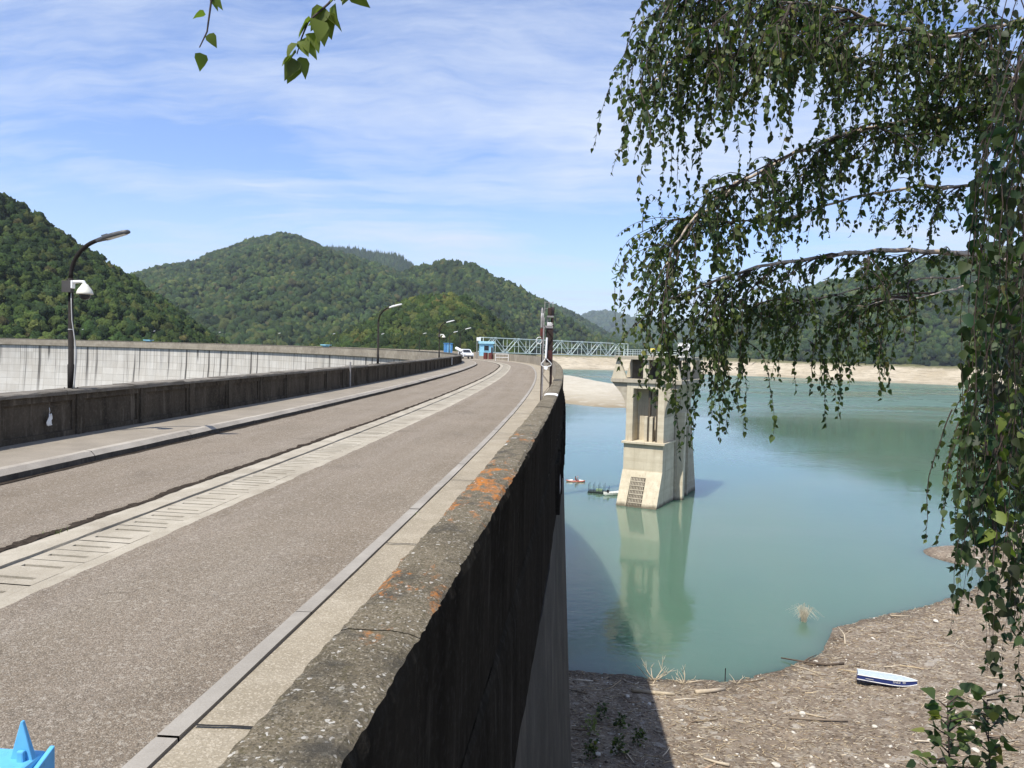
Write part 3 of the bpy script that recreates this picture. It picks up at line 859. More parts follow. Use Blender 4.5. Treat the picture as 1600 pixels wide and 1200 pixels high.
    e1 = rng.normal(size=(n, nq, 3)); e1 /= np.linalg.norm(e1, axis=-1)[..., None]; e2 = np.cross(e1, dr + .3 * rng.normal(size=dr.shape)); e2 /= np.linalg.norm(e2, axis=-1)[..., None] + 1e-9
    hs = (rr_[:, None] * sz * rng.uniform(.5, 1.2, (n, nq)))[..., None]
    Q = np.stack([pc + e1 * hs, pc + e2 * hs * .8, pc - e1 * hs * .9, pc - e2 * hs * .7], 2).reshape(-1, 3)
    i0 = base + np.arange(n * nq) * 4
    Fs.append(np.concatenate([np.stack([i0, i0 + 1, i0 + 2], 1), np.stack([i0, i0 + 2, i0 + 3], 1)])); Vs.append(Q)
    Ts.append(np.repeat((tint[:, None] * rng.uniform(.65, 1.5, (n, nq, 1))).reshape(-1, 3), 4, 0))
    print(name, 'lobes', n)
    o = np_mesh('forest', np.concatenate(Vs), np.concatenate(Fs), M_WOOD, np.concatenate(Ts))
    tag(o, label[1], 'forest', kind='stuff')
    return C
hill('H1', ('steep near hill behind the left end of the dam', 'dense dark green wood on the steep hill at the left edge'),
     [(-330, 285, 122), (-263, 300, 96.5), (-237, 310, 79), (-213, 320, 60), (-200, 320, 53), (-187, 320, 44), (-175, 322, 36), (-163, 325, 27.5), (-151.5, 330, 18.5), (-140, 335, 9), (-128, 342, 1)],
     [(-215, 150, -14), (-180, 172, -15), (-150, 188, -16), (-120, 205, -17), (-95, 222, -18), (-72, 250, -18)],
     amp=7, gl=38, spacing=2.7, rad=(1.4, 2.8), pal=.05, drop=3.5, fine=True)
hill('H2', ('broad mountain beyond the dam with a humped summit', 'mixed green wood covering the broad humped mountain'),
     [(-740, 1050, 25), (-648, 1050, 49), (-569, 1050, 72), (-526, 1050, 88), (-478, 1040, 97), (-418, 1020, 105.5), (-377, 1000, 116.6), (-341, 980, 128), (-298, 960, 135), (-271, 950, 134), (-256, 950, 127.4), (-232, 950, 118), (-202, 940, 109.6), (-171, 920, 99.6), (-122, 900, 82), (-61, 880, 53), (-10, 870, 30)],
     [(-430, 520, -20), (-350, 560, -20), (-250, 600, -20), (-160, 620, -20), (-90, 640, -18), (-10, 660, -16)],
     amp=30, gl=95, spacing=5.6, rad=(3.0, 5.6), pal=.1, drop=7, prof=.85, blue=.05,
     far=1.35,
     clear=[(-354, 1250, 34, 14), (-290, 1250, 22, 11), (-405, 1215, 13, 9), (-526, 1148, 18, 12)])
hill('H2b', ('far ridge behind the summit', 'dark conifer wood on the far ridge behind the summit'),
     [(-560, 1500, 180), (-454, 1500, 185), (-379, 1500, 187), (-354, 1500, 186.6), (-300, 1480, 181.7), (-247, 1460, 173), (-212, 1450, 164.6), (-190, 1440, 148.5), (-147, 1430, 119), (-90, 1420, 80)],
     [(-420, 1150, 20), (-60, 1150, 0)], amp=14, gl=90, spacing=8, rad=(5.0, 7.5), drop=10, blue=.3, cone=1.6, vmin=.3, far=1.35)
hill('H3', ('rounded hill right of the road', 'leafy green wood on the rounded hill above the road'),
     [(-174, 800, 25), (-141, 760, 50), (-111, 730, 68), (-91, 710, 74), (-72, 700, 77), (-51, 690, 78), (-36, 680, 74.6), (-19, 670, 65), (-2, 660, 56.4), (25, 650, 41), (52, 640, 23), (71, 640, 14), (92, 640, 5), (118, 650, -8)],
     [(-150, 620, -14), (-90, 640, -14), (-20, 760, -10), (40, 945, -4), (90, 960, -4), (160, 965, -4)],
     amp=17, gl=80, spacing=5.2, rad=(2.9, 5.3), pal=.1, drop=6.5, fine=False, far=1.6)
hill('H3b', ('low spur in front of the rounded hill', 'yellowish green wood on the low spur behind the road'),
     [(-135, 440, -8), (-108, 430, 1.6), (-92.6, 425, 6), (-78, 420, 15.5), (-64, 420, 23), (-50, 420, 28), (-36, 420, 29.4), (-24, 420, 27), (-13, 420, 20), (-4, 420, 12), (4.7, 420, 4), (16, 425, -8)],
     [(-105, 270, -16), (-60, 255, -14), (-30, 255, -12), (-8, 270, -12), (6, 300, -16)],
     amp=5, gl=40, spacing=3.0, rad=(1.7, 3.1), pal=.4, drop=3.8, fine=True)
hill('H4', ('long slope falling right behind the bridge', 'hazy wood on the long slope falling behind the bridge'),
     [(-4.6, 1500, 116), (56, 1450, 90), (103, 1420, 69), (137, 1400, 49), (172, 1400, 30.5), (214, 1400, 13), (255, 1400, -1), (300, 1400, -12)],
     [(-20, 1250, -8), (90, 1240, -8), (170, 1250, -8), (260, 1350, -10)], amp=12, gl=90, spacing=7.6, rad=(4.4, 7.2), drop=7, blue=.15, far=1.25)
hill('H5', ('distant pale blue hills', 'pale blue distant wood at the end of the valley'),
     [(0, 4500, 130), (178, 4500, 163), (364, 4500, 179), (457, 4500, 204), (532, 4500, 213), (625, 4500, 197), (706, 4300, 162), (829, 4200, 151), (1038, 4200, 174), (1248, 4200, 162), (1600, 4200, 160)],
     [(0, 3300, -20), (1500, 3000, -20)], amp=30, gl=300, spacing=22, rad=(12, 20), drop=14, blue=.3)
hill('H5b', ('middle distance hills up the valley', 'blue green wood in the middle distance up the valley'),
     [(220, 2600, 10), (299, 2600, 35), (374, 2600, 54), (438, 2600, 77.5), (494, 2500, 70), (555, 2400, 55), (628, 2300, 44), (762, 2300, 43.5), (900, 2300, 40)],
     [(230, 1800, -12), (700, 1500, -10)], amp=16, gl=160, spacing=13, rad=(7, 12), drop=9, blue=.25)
hill('H6', ('wooded hill across the lake on the right', 'green wood on the hill across the lake at right'),
     [(228, 1150, 1.7), (259, 1100, 21), (285, 1080, 39), (316, 1050, 59), (339, 1030, 73), (374, 1010, 88), (411, 1000, 98), (447, 990, 106), (483, 980, 116), (518, 970, 125), (551, 960, 133), (592, 950, 139), (656, 940, 145), (763, 930, 154), (869, 920, 157)],
     [(225, 965, -8), (268, 880, -8), (312, 800, -8), (350, 770, -8), (390, 728, -8), (438, 682, -8), (478, 638, -8), (540, 560, -8)],
     amp=16, gl=70, spacing=5.0, rad=(2.8, 5.0), drop=6, blue=.05)

# ------------------------------------------------------------------ the air itself
m = MB(); m.box(-6700, 6700, -6700, 6700, -63, 420)
hm = bpy.data.materials.new('valley_air'); hm.use_nodes = True; t_ = hm.node_tree
t_.nodes.remove(t_.nodes['Principled BSDF'])
pv = t_.nodes.new('ShaderNodeVolumePrincipled'); pv.inputs['Color'].default_value = (.80, .90, 1, 1); pv.inputs['Density'].default_value = .00011; pv.inputs['Anisotropy'].default_value = .2
t_.links.new(pv.outputs[0], t_.nodes['Material Output'].inputs['Volume'])
tag(m.build('haze', hm), 'thin blue haze filling the valley', 'haze', kind='stuff')
# ------------------------------------------------------------------ paints
P_POST = plain('dark_lamp_paint', (.022, .019, .017), .8, 0, .3, 6, .15)
P_HEAD_D = plain('grey_lamp_head', (.055, .057, .06), .5, .1)
P_HEAD = plain('pale_lamp_head', (.62, .62, .60), .5)
P_LENS = plain('lamp_lens', (.55, .56, .54), .25, 0, .05)
P_WHITE = plain('white_paint', (.78, .78, .75), .5, 0, .12)
P_CREAM = plain('cream_plastic', (.72, .69, .58), .45, 0, .1)
P_BLACKG = plain('dark_dome_glass', (.02, .02, .022), .12, 0, .1)
P_BOX = plain('grey_box', (.06, .056, .052), .6)
P_CABLE = plain('pale_conduit', (.42, .42, .40), .6)
P_TRUSS = plain('pale_green_steel', (.62, .70, .66), .55, 0, .15, 2)
P_BLUE = plain('light_blue_paint', (.30, .62, .78), .55, 0, .15, 3)
P_BLUE2 = plain('blue_panel', (.08, .26, .52), .5)
P_DARKWIN = plain('dark_window', (.02, .022, .026), .15, 0, .1)
P_RUST = plain('red_oxide', (.13, .032, .026), .75, 0, .4, 9)
P_RUSTD = plain('rust_black_steel', (.045, .028, .022), .75, .2, .5, 12)
P_STEEL = plain('grey_steel', (.33, .31, .29), .55, .4, .3, 8)
P_PORC = plain('porcelain', (.72, .70, .68), .2, 0, .1)

# ------------------------------------------------------------------ street lamps
def make_lamp(first=False):
    t = empty('street_lamp', (0, 0, 0))
    zt = 2.62
    mb = MB(); mb.tube([(0, 0, .84), (0, 0, 1.25), (0, 0, 1.252), (0, 0, zt)], [.052, .052, .042, .038], 14)
    pole = mb.build('pole', P_POST, t, smooth=True)
    mb = MB(); mb.box(-.09, .09, -.09, .09, .852, .868)
    for x in (-.065, .065):
        for y in (-.065, .065): mb.tube([(x, y, .868), (x, y, .885)], .010, 6)
    mb.build('base_plate', P_POST, t)
    pts = []
    for i in range(13):
        a = i / 12 * R(68)
        r = .62
        pts.append((r * (1 - math.cos(a)), 0, zt + r * math.sin(a)))
    e = pts[-1]; d = (math.sin(R(68)), 0, math.cos(R(68)))
    pts.append((e[0] + d[0] * .07, 0, e[2] + d[2] * .07))
    mb = MB(); mb.tube(pts, [.036] + [.032] * 12 + [.030], 12)
    mb.build('arm', P_POST, t, smooth=True)
    # flat LED style head, tilted up with the arm
    hx, hz = pts[-1][0], pts[-1][2]
    mb = MB(); n = 16; ringz = [(-.03, .82), (-.026, 1), (.0, 1), (.024, .9), (.034, .6)]
    prof = [(-.02, .035), (.08, .05), (.12, .085), (.30, .09), (.44, .075), (.52, .045), (.55, .012)]
    out = [(x, y) for x, y in prof] + [(x, -y) for x, y in reversed(prof)]
    vs, fs = [], []
    ca, sa = math.cos(R(16)), math.sin(R(16))
    cx = .27
    for z, k in ringz:
        for x, y in out:
            X = cx + (x - cx) * k; Y = y * k
            vs.append((hx + X * ca - z * sa, Y, hz + X * sa + z * ca))
    N = len(out)
    for i in range(len(ringz) - 1):
        for j in range(N): fs.append((i * N + j, i * N + (j + 1) % N, (i + 1) * N + (j + 1) % N, (i + 1) * N + j))
    fs += [tuple(reversed(range(N))), tuple((len(ringz) - 1) * N + j for j in range(N))]
    mb.add(vs, fs)
    for i in range(5):                                         # cooling fins
        x = .10 + i * .022; mb.hexa([(hx + X * ca - z * sa, y, hz + X * sa + z * ca) for z in (.03, .05) for X, y in ((x, -.05), (x + .008, -.05), (x + .008, .05), (x, .05))])
    h = mb.build('lamp_head', P_HEAD_D if first else P_HEAD, t, bevel=.004)
    mb = MB()
    mb.hexa([(hx + X * ca - z * sa, y, hz + X * sa + z * ca) for z in (-.036, -.031) for X, y in ((.17, -.062), (.47, -.05), (.47, .05), (.17, .062))])
    mb.build('lens', P_LENS, h)
    return t
def dome_camera(t, z, first=True):
    mb = MB(); mb.box(-.075, .075, -.115, -.035, z - .11, z + .07); mb.tube([(-.02, -.075, z + .07), (.0, -.075, z + .10), (.03, -.075, z + .07)], .008, 6)
    mb.build('junction_box', P_BOX, t, bevel=.006)
    mb = MB(); mb.box(.075, .10, -.115, -.035, z - .05, z + .075); mb.tube([(.09, -.075, z + .05), (.2, -.075, z + .06), (.27, -.075, z + .055), (.28, -.075, z + .02)], [.03, .024, .026, .03], 10)
    mb.build('camera_bracket', P_WHITE, t, bevel=.004)
    c = (.285, -.075, z)
    mb = MB(); mb.lathe([(.02, .03), (.045, .015), (.06, -.01), (.098, -.06), (.118, -.11), (.122, -.135), (.11, -.14)], c, 20)
    cam_ = mb.build('camera_dome', P_CREAM, t, smooth=True)
    mb = MB(); mb.lathe([(.082, -.14), (.082, -.165), (.07, -.20), (.04, -.222), (.005, -.228)], c, 18)
    mb.build('lens_bubble', P_BLACKG, cam_, smooth=True)
    return cam_
proto = make_lamp(True)
def set_lamp(o, s, extra=0):
    o.location = cur(s, 7.70, 0); o.rotation_euler = (0, 0, ang(s) + extra)
set_lamp(proto, -53.75)
dome_camera(proto, 2.50)
mb = MB(); mb.tube([(.045, -.06, 2.39), (.05, -.055, 2.1), (.052, -.05, 1.95), (.075, -.05, 1.8), (.10, -.05, 1.62), (.112, -.05, 1.45), (.105, -.05, 1.2), (.085, -.05, .95), (.075, -.05, .86)], [.008, .008, .008, .008, .009, .017, .013, .012, .012], 8)
mb.build('conduit', P_CABLE, proto, smooth=True)
mb = MB(); mb.tube([(0, 0, 1.80), (0, 0, 1.815)], .043, 12); mb.build('band', P_CABLE, proto)
tag(proto, 'nearest dark street lamp carrying a white dome camera and grey box', 'street lamp', 'street lamps along the left parapet')
lamp = make_lamp(False); set_lamp(lamp, -33.6)
tag(lamp, 'second dark lamp on the left wall, pale head, no camera, beside thin steel post', 'street lamp', 'street lamps along the left parapet')
lab = ['third lamp from the left, dark pole with a small white dome camera', 'fourth lamp from the left, near the bend by the blue kiosk',
       'lamp just past the bend, beside the blue gatehouse', 'lamp beyond the white car where the dam turns left']
for i in range(10):
    o = copy_tree(lamp); s = -14.4 + 20.2 * i
    set_lamp(o, s, random.uniform(-.05, .05))
    tag(o, lab[i] if i < 4 else 'tiny distant lamp on the far curve of the dam crest', 'street lamp', 'street lamps along the left parapet')
    if i == 0: dome_camera(o, 2.35)
    if i >= 4: o['group'] = 'distant lamps on the far curve of the dam'

# ------------------------------------------------------------------ small things on the left wall
mb = MB(); mb.tube([(0, 0, .13), (0, 0, 1.02)], .028, 10); mb.tube([(0, 0, 1.02), (0, 0, 1.03)], .034, 10)
o = mb.build('marker_post', P_STEEL, smooth=False); o.location = cur(-38.8, 7.46); tag(o, 'thin grey steel post standing against the left wall', 'post')
mb = MB(); mb.box(0, .012, -.16, .16, .22, .78); o = mb.build('notice_board', P_WHITE, bevel=.004); o.location = cur(-7.2, 7.53); o.rotation_euler = (0, 0, ang(-7.2)); tag(o, 'small white notice fixed to the far part of the left wall', 'notice')
# pale rag hanging on the wall panel
mb = MB(); vs, fs = [], []
for i in range(9):
    for j in range(6):
        w = .02 + .045 * min(1, i / 3) * (1 - .3 * (i > 6))
        vs.append((.018 + .012 * math.sin(j * 1.7 + i * .6), (j / 5 - .5) * 2 * w + .012 * math.sin(i * .8), -.022 * i - .01 * math.sin(j * 2.)))
for i in range(8):
    for j in range(5): fs.append((i * 6 + j, i * 6 + j + 1, i * 6 + j + 7, i * 6 + j + 6))
mb.add(vs, fs); mb.tube([(.015, 0, .09), (.018, .006, .04), (.016, 0, 0)], .004, 5)
o = mb.build('rag', P_WHITE, smooth=True); md = o.modifiers.new('s', 'SOLIDIFY'); md.thickness = .006
o.location = cur(-54.5, 7.545, .53); o.rotation_euler = (0, 0, 0); tag(o, 'white rag hanging by a string on the dark left wall', 'rag')
# white floodlight tube by the bend
mb = MB(); mb.tube([(0, 0, .84), (0, 0, 1.28)], .03, 8); o = empty('floodlight', cur(3.0, 7.7), R(-35), 'white tube shaped floodlight tilted on a short post by the bend', 'floodlight')
mb.build('post', P_STEEL, o)
mb = MB(); mb.tube([(-.36, 0, 1.48), (-.30, 0, 1.455), (.30, 0, 1.22), (.34, 0, 1.20)], [.12, .14, .14, .10], 14); mb.build('lamp_body', P_WHITE, o, smooth=False)

# ------------------------------------------------------------------ cars
def car(name, paint, loc, rz, label, van=False):
    t = empty(name, loc, rz, label, 'car')
    L_, Wd, H = (3.9, 1.72, 1.62)
    prof = [(-1.95, .35), (-1.95, .75), (-1.75, .92), (-1.0, 1.0), (-.35, 1.52), (.3, 1.60), (1.2, 1.58), (1.75, 1.1), (1.9, .95), (1.95, .4)]
    mb = MB(); vs = []
    for y, k in ((-.86, 0), (-.84, 1), (.84, 1), (.86, 0)):
        for x, z in prof:
            yy = y * (1 - .16 * max(0, (z - .95)) / .6)
            vs.append((x, yy, z))
    n = len(prof); fs = [(a * n + i, a * n + i + 1, (a + 1) * n + i + 1, (a + 1) * n + i) for a in range(3) for i in range(n - 1)]
    fs += [tuple(range(n)), tuple(reversed(range(3 * n, 4 * n))), tuple(a * n for a in (0, 1, 2, 3)), tuple(a * n + n - 1 for a in (3, 2, 1, 0))]
    mb.add(vs, fs); mb.build('body', paint, t, bevel=.03)
    mb = MB(); mb.hexa([(-.97, -.68, 1.035), (-.97, .68, 1.035), (-.42, .58, 1.485), (-.42, -.58, 1.485), (-1.0, -.68, 1.05), (-1.0, .68, 1.05), (-.45, .58, 1.50), (-.45, -.58, 1.50)])
    mb.build('windscreen', P_DARKWIN, t)
    for sgn in (-1, 1):
        mb = MB(); mb.hexa([(-.55, sgn * .80, 1.05), (1.45, sgn * .80, 1.05), (1.1, sgn * .735, 1.48), (-.2, sgn * .735, 1.48), (-.55, sgn * .865, 1.05), (1.45, sgn * .865, 1.05), (1.1, sgn * .79, 1.48), (-.2, sgn * .79, 1.48)]); mb.build('side_window', P_DARKWIN, t)
        mb = MB(); mb.box(-1.975, -1.93, sgn * .66 - .14, sgn * .66 + .14, .66, .80); mb.build('headlight', P_LENS, t, bevel=.02)
        for x in (-1.2, 1.2):
            mb = MB(); mb.tube([(x, sgn * .70, .31), (x, sgn * .90, .31)], .31, 20); w = mb.build('wheel', plain('tyre_rubber', (.02, .02, .02), .8), t, bevel=.03)
            mb = MB(); mb.tube([(x, sgn * .895, .31), (x, sgn * .915, .31)], .18, 14); mb.build('rim', P_STEEL, w)
    mb = MB(); mb.box(-1.985, -1.945, -.8, .8, .36, .56); mb.build('bumper', plain('grey_plastic', (.08, .08, .085), .6), t, bevel=.015)
    mb = MB(); mb.box(-1.99, -1.96, -.26, .26, .58, .68); mb.build('number_plate', P_WHITE, t)
    return t
pc = plain('white_car_paint', (.72, .73, .74), .25, 0, .06)
x, y, z = cur(37.3, 3.5); car('parked_car', pc, (x, y, .02), ang(37.3) + PI / 2, 'small white car facing us beside the blue gatehouse').scale = (.78, .78, .78)
pb = plain('teal_booth_paint', (.10, .30, .36), .5, 0, .1)
for s, l in ((90.4, 'small teal booth with overhanging roof on the far crest, nearer the bend'), (149.3, 'small teal booth with overhanging roof on the far crest, right of the nearest lamp')):
    x, y, z = cur(s, 6.6, .14); t = empty('booth', (x, y, z), ang(s), l, 'booth')
    mb = MB(); mb.box(-.4, .4, -.45, .45, 0, 1.0); mb.build('wall', pb, t)
    mb = MB(); mb.box(-.6, .6, -.95, .95, 1.002, 1.16); mb.build('roof', P_BLUE, t)

# ------------------------------------------------------------------ gatehouse, kiosk, drums, barrier
g = empty('gatehouse', (-3.55, 103.4, 0), R(8), 'light blue gatehouse with dark window and overhanging roof at the footbridge', 'gatehouse')
mb = MB(); mb.box(-1.15, 1.05, -.95, 1.0, -.1, .42); mb.build('plinth', M_KERB, g)
mb = MB(); mb.box(-.92, .84, -.78, .78, .42, 2.02); mb.build('wall', P_BLUE, g)
mb = MB(); mb.box(-1.06, .98, -.96, .94, 2.022, 2.36); mb.build('roof', plain('roof_blue', (.38, .66, .76), .5, 0, .15, 3), g, bevel=.02)
mb = MB(); mb.box(-.40, .24, -.80, -.772, 1.12, 1.80); f = mb.build('window', P_DARKWIN, g)
mb = MB()
for a in ((-.46, -.40, 1.06, 1.86), (.24, .30, 1.06, 1.86)): mb.box(a[0], a[1], -.82, -.775, a[2], a[3])
mb.box(-.40, .24, -.82, -.775, 1.06, 1.12); mb.box(-.40, .24, -.82, -.775, 1.80, 1.86); mb.build('frame', P_BLUE, f)
mb = MB(); mb.box(.52, .80, -.80, -.772, .45, 1.6); mb.build('door', plain('dark_grey_door', (.06, .065, .07), .5), g)
mb = MB(); mb.box(.842, .86, -.6, .55, .5, 1.75); mb.build('side_panel', plain('dark_grey_door', (.06, .065, .07), .5), g)
t = empty('water_tank', (-4.62, 103.3, 0), R(8), 'white boxy tank on a frame at the left of the gatehouse roof', 'tank')
mb = MB(); mb.box(-.26, .28, -.3, .3, 2.38, 2.86); mb.build('tank_body', P_WHITE, t, bevel=.05)
mb = MB()
for x in (-.22, .24):
    for y in (-.26, .26): mb.bar((x, y, .0), (x, y, 2.38), .05)
mb.build('stand', P_STEEL, t)
k_ = empty('kiosk', cur(33, 6.75, .14), ang(33) + .1, 'narrow blue cabin beside the white car at the bend', 'kiosk')
mb = MB(); mb.box(-.45, .45, -.4, .4, 0, 1.75); mb.build('wall', P_BLUE2, k_)
mb = MB(); mb.box(-.5, .5, -.45, .45, 1.752, 1.85); mb.build('roof', P_BLUE2, k_, bevel=.02)
for yv in (-.2, .06):
    mb = MB(); mb.box(yv, yv + .1, -.425, -.402, .1, 1.7); mb.build('pale_stripe', P_BLUE, k_)
def drum(x, y, c, l):
    mb = MB(); mb.lathe([(.27, 0), (.285, .02), (.28, .28), (.295, .30), (.28, .32), (.28, .58), (.295, .6), (.28, .62), (.28, .86), (.285, .88), (.26, .885), (.25, .87)], (0, 0, 0), 18)
    o = mb.build('oil_drum', c, smooth=False); o.location = (x, y, .0); tag(o, l, 'drum', 'drums by the gatehouse')
drum(*cur(36.5, 1.0)[:2], P_RUST, 'red oxide drum nearest the blue gatehouse'); drum(*cur(35.4, .62)[:2], plain('brown_red', (.13, .035, .03), .7), 'darker brown red drum farther from the gatehouse')
b_ = empty('barrier', cur(27, 1.2), R(6), 'low pale tubular barrier across the water side walk', 'barrier')
mb = MB(); mb.tube([(-.8, 0, .0), (-.8, 0, .78), (-.75, 0, .82), (.7, 0, .82), (.75, 0, .78), (.75, 0, .0)], .035, 8); mb.build('hoop', P_WHITE, b_)
mb = MB(); mb.tube([(-.8, 0, .42), (.75, 0, .42)], .028, 8); mb.build('rail', P_WHITE, b_)

# ------------------------------------------------------------------ footbridge truss
A = Vector((-4.4, 107.0, .88)); B = Vector((18.6, 126.6, .62)); U = (B - A); LB = U.length; U.normalize(); N = Vector((-U.y, U.x, 0)).normalized()
tb = empty('footbridge', A, 0, 'pale steel lattice footbridge running from the gatehouse to the intake tower', 'footbridge')
HT = 2.05
def bp_(t, side, z): return U * t + N * (side * .42) + Vector((0, 0, z))
npan = 14
for side in (-1, 1):
    mb = MB(); mb.bar(bp_(0, side, HT), bp_(LB, side, HT), .11, .11); mb.build('top_chord', P_TRUSS, tb)
    mb = MB(); mb.bar(bp_(0, side, 0), bp_(LB, side, 0), .11, .12); mb.build('bottom_chord', P_TRUSS, tb)
    for i in range(npan + 1):
        t_ = LB * i / npan
        mb = MB(); mb.bar(bp_(t_, side, .07), bp_(t_, side, HT - .065), .09 if i in (0, npan) else .055); mb.build('vertical_bar', P_TRUSS, tb)
        if i < npan:
            z0, z1 = (.07, HT - .07) if i % 2 == 0 else (HT - .07, .07)
            mb = MB(); mb.bar(bp_(t_ + .06, side, z0), bp_(LB * (i + 1) / npan - .06, side, z1), .075); mb.build('diagonal_brace', P_TRUSS, tb)
        zc = .0 if i % 2 == 0 else HT
        c = bp_(t_, side * 1.07, zc)
        mb = MB(); mb.hexa([tuple(c + U * a + Vector((0, 0, b)) + N * e) for e in (-.008, .008) for a, b in ((-.26, -.1), (.26, -.1), (.18, .16 if zc == 0 else .1), (-.18, .16 if zc == 0 else .1))]); mb.build('gusset_plate', P_TRUSS, tb)
mb = MB(); mb.hexa([tuple(bp_(t_, s_ * .93, z)) for z in (-.02, .03) for t_, s_ in ((0, -1), (LB, -1), (LB, 1), (0, 1))]); mb.build('deck', P_STEEL, tb)
for i in range(npan + 1):
    t_ = LB * i / npan
    for z in (HT, -.03): mb = MB(); mb.bar(bp_(t_, -1, z), bp_(t_, 1, z), .07); mb.build('cross_member', P_TRUSS, tb)
for side in (-1, 1): mb = MB(); mb.bar(bp_(0, side * .9, .95), bp_(LB, side * .9, .95), .04); mb.build('handrail', P_TRUSS, tb)

# ------------------------------------------------------------------ lattice mast on the water side walk
x, y, z = cur(-45.6, .42)
ms = empty('switch_mast', (x, y, .02), R(5), 'black and rust lattice mast with insulators and white rod by the water side wall', 'mast')
w = .115
for sx in (-1, 1):
    for sy in (-1, 1):
        mb = MB(); mb.box(sx * w - .018, sx * w + .018, sy * w - .004, sy * w + .004, 0, 2.45); mb.box(sx * w - .004, sx * w + .004, sy * w - sy * .036 - .004, sy * w - sy * .004, 0, 2.45)
        mb.build('leg', P_STEEL if (sx, sy) == (-1, -1) else P_RUSTD, ms)
mb = MB()
for sy in (-1, 1):
    for i in range(7):
        z0 = .10 + i * .31; a = -1 if i % 2 else 1
        mb.bar((a * w, sy * (w + .006), z0), (-a * w, sy * (w + .006), z0 + .29), .03, .006)
        mb.bar((sy * (w + .006), a * w, z0), (sy * (w + .006), -a * w, z0 + .29), .03, .006)
mb.build('lacing', P_RUSTD, ms)
mb = MB(); mb.box(-.02, .108, -.10, .10, 1.30, 2.18); mb.build('cabinet', P_RUSTD, ms, bevel=.01)
mb = MB(); mb.box(-.01, .115, -.12, -.102, 1.38, 1.62); mb.build('cabinet_door', plain('dull_red', (.07, .022, .018), .8, 0, .4, 9), ms)
mb = MB(); mb.box(-.10, .12, -.12, .12, 2.18, 2.24); mb.box(-.02, .13, -.10, .10, 2.46, 2.50); mb.bar((.0, .09, 2.24), (.0, .09, 2.48), .03)
for q in (-.09, .02, .12): mb.bar((q, -.02, 2.5), (q, -.02, 2.86), .016)
mb.bar((-.1, -.02, 2.68), (.125, -.02, 2.68), .012); mb.bar((-.1, -.02, 2.84), (.125, -.02, 2.84), .010)
mb.build('head_frame', P_STEEL, ms)
mb = MB(); mb.tube([(.05, -.05, 2.50), (.05, -.05, 2.52), (.05, -.05, 2.68), (.05, -.05, 2.7)], [.05, .065, .065, .05], 10); mb.tube([(.12, .02, 2.5), (.12, .02, 2.72)], .05, 10)
mb.build('relay_drum', P_RUSTD, ms)
for q in (.0, .05, .105):
    mb = MB(); mb.lathe([(.015, 0), (.032, .01), (.02, .025), (.034, .04), (.02, .055), (.03, .07), (.012, .09)], (q, -.09, 2.24), 12); mb.build('insulator', P_PORC, ms)
mb = MB(); mb.lathe([(.02, 0), (.036, .02), (.04, .3), (.036, .32), (.03, .36), (.036, .38), (.03, .46), (.012, .52)], (-.155, -.06, 2.18), 12); mb.build('surge_arrester', P_STEEL, ms)
mb = MB(); mb.bar((-.155, -.06, 2.44), (-.155, -.06, 2.56), .06); mb.build('white_cap', P_PORC, ms)
mb = MB(); mb.box(-.19, -.08, -.10, 0, 1.98, 2.17); mb.tube([(-.15, -.05, 1.9), (-.12, -.05, 2.0)], .03, 8); mb.build('rusty_clamp', P_RUST, ms)
mb = MB(); ring = [(-.215 + .075 * math.cos(a), -.06, 1.86 + .085 * math.sin(a)) for a in [i * 2 * PI / 20 for i in range(20)]]; mb.tube(ring + [ring[0]], .008, 6, cap=False); mb.build('hoop', P_WHITE, ms)
mb = MB(); mb.tube([(-.03, -.15, 1.94), (-.045, -.15, 1.42)], .026, 10); mb.build('white_rod', P_WHITE, ms)
mb = MB(); mb.tube([(-.045, -.15, 1.42), (-.11, -.15, 1.33), (-.16, -.15, 1.28), (-.16, -.15, 1.24), (-.10, -.15, 1.20), (.0, -.15, 1.20), (.09, -.15, 1.23), (.10, -.15, 1.28), (.04, -.15, 1.34), (-.045, -.15, 1.42)], .010, 6); mb.tube([(-.04, -.17, 1.17), (-.04, -.13, 1.17)], .05, 12); mb.build('handle', P_WHITE, ms)

# ------------------------------------------------------------------ blue spiked gate rail close by
sg = empty('blue_gate', (-.905, 1.45, -.020), R(-3), 'light blue steel gate top with a pointed spike beside the road', 'gate')
PB = plain('glossy_blue_paint', (.12, .42, .72), .35, 0, .18, 14)
mb = MB(); mb.box(-1.6, .01, -.065, .02, .83, .909); mb.build('rail', PB, sg, bevel=.006)
mb = MB(); mb.hexa([(-.038, -.020, .905), (.008, -.020, .905), (.008, -.006, .905), (-.038, -.006, .905), (-.018, -.017, .982), (-.014, -.017, .982), (-.014, -.009, .982), (-.018, -.009, .982)]); mb.build('spike', PB, sg, bevel=.002)
mb = MB(); mb.hexa([(.012, -.07, .82), (.022, -.07, .82), (.022, .026, .82), (.012, .026, .82), (.012, -.05, .888), (.022, -.05, .888), (.022, .026, .915), (.012, .026, .915)]); mb.build('end_plate', PB, sg, bevel=.002)
mb = MB(); mb.box(-.06, .0, -.05, .01, .01, .83); mb.build('post', PB, sg, bevel=.004)
mb = MB(); mb.box(-.018, -.004, -.030, -.020, .90, .930); mb.build('weld_lug', PB, sg, bevel=.003)
for q in (-.35, -.75, -1.15): 
    mb = MB(); mb.box(q, q + .03, -.04, -.01, .06, .83); mb.build('bar', PB, sg)

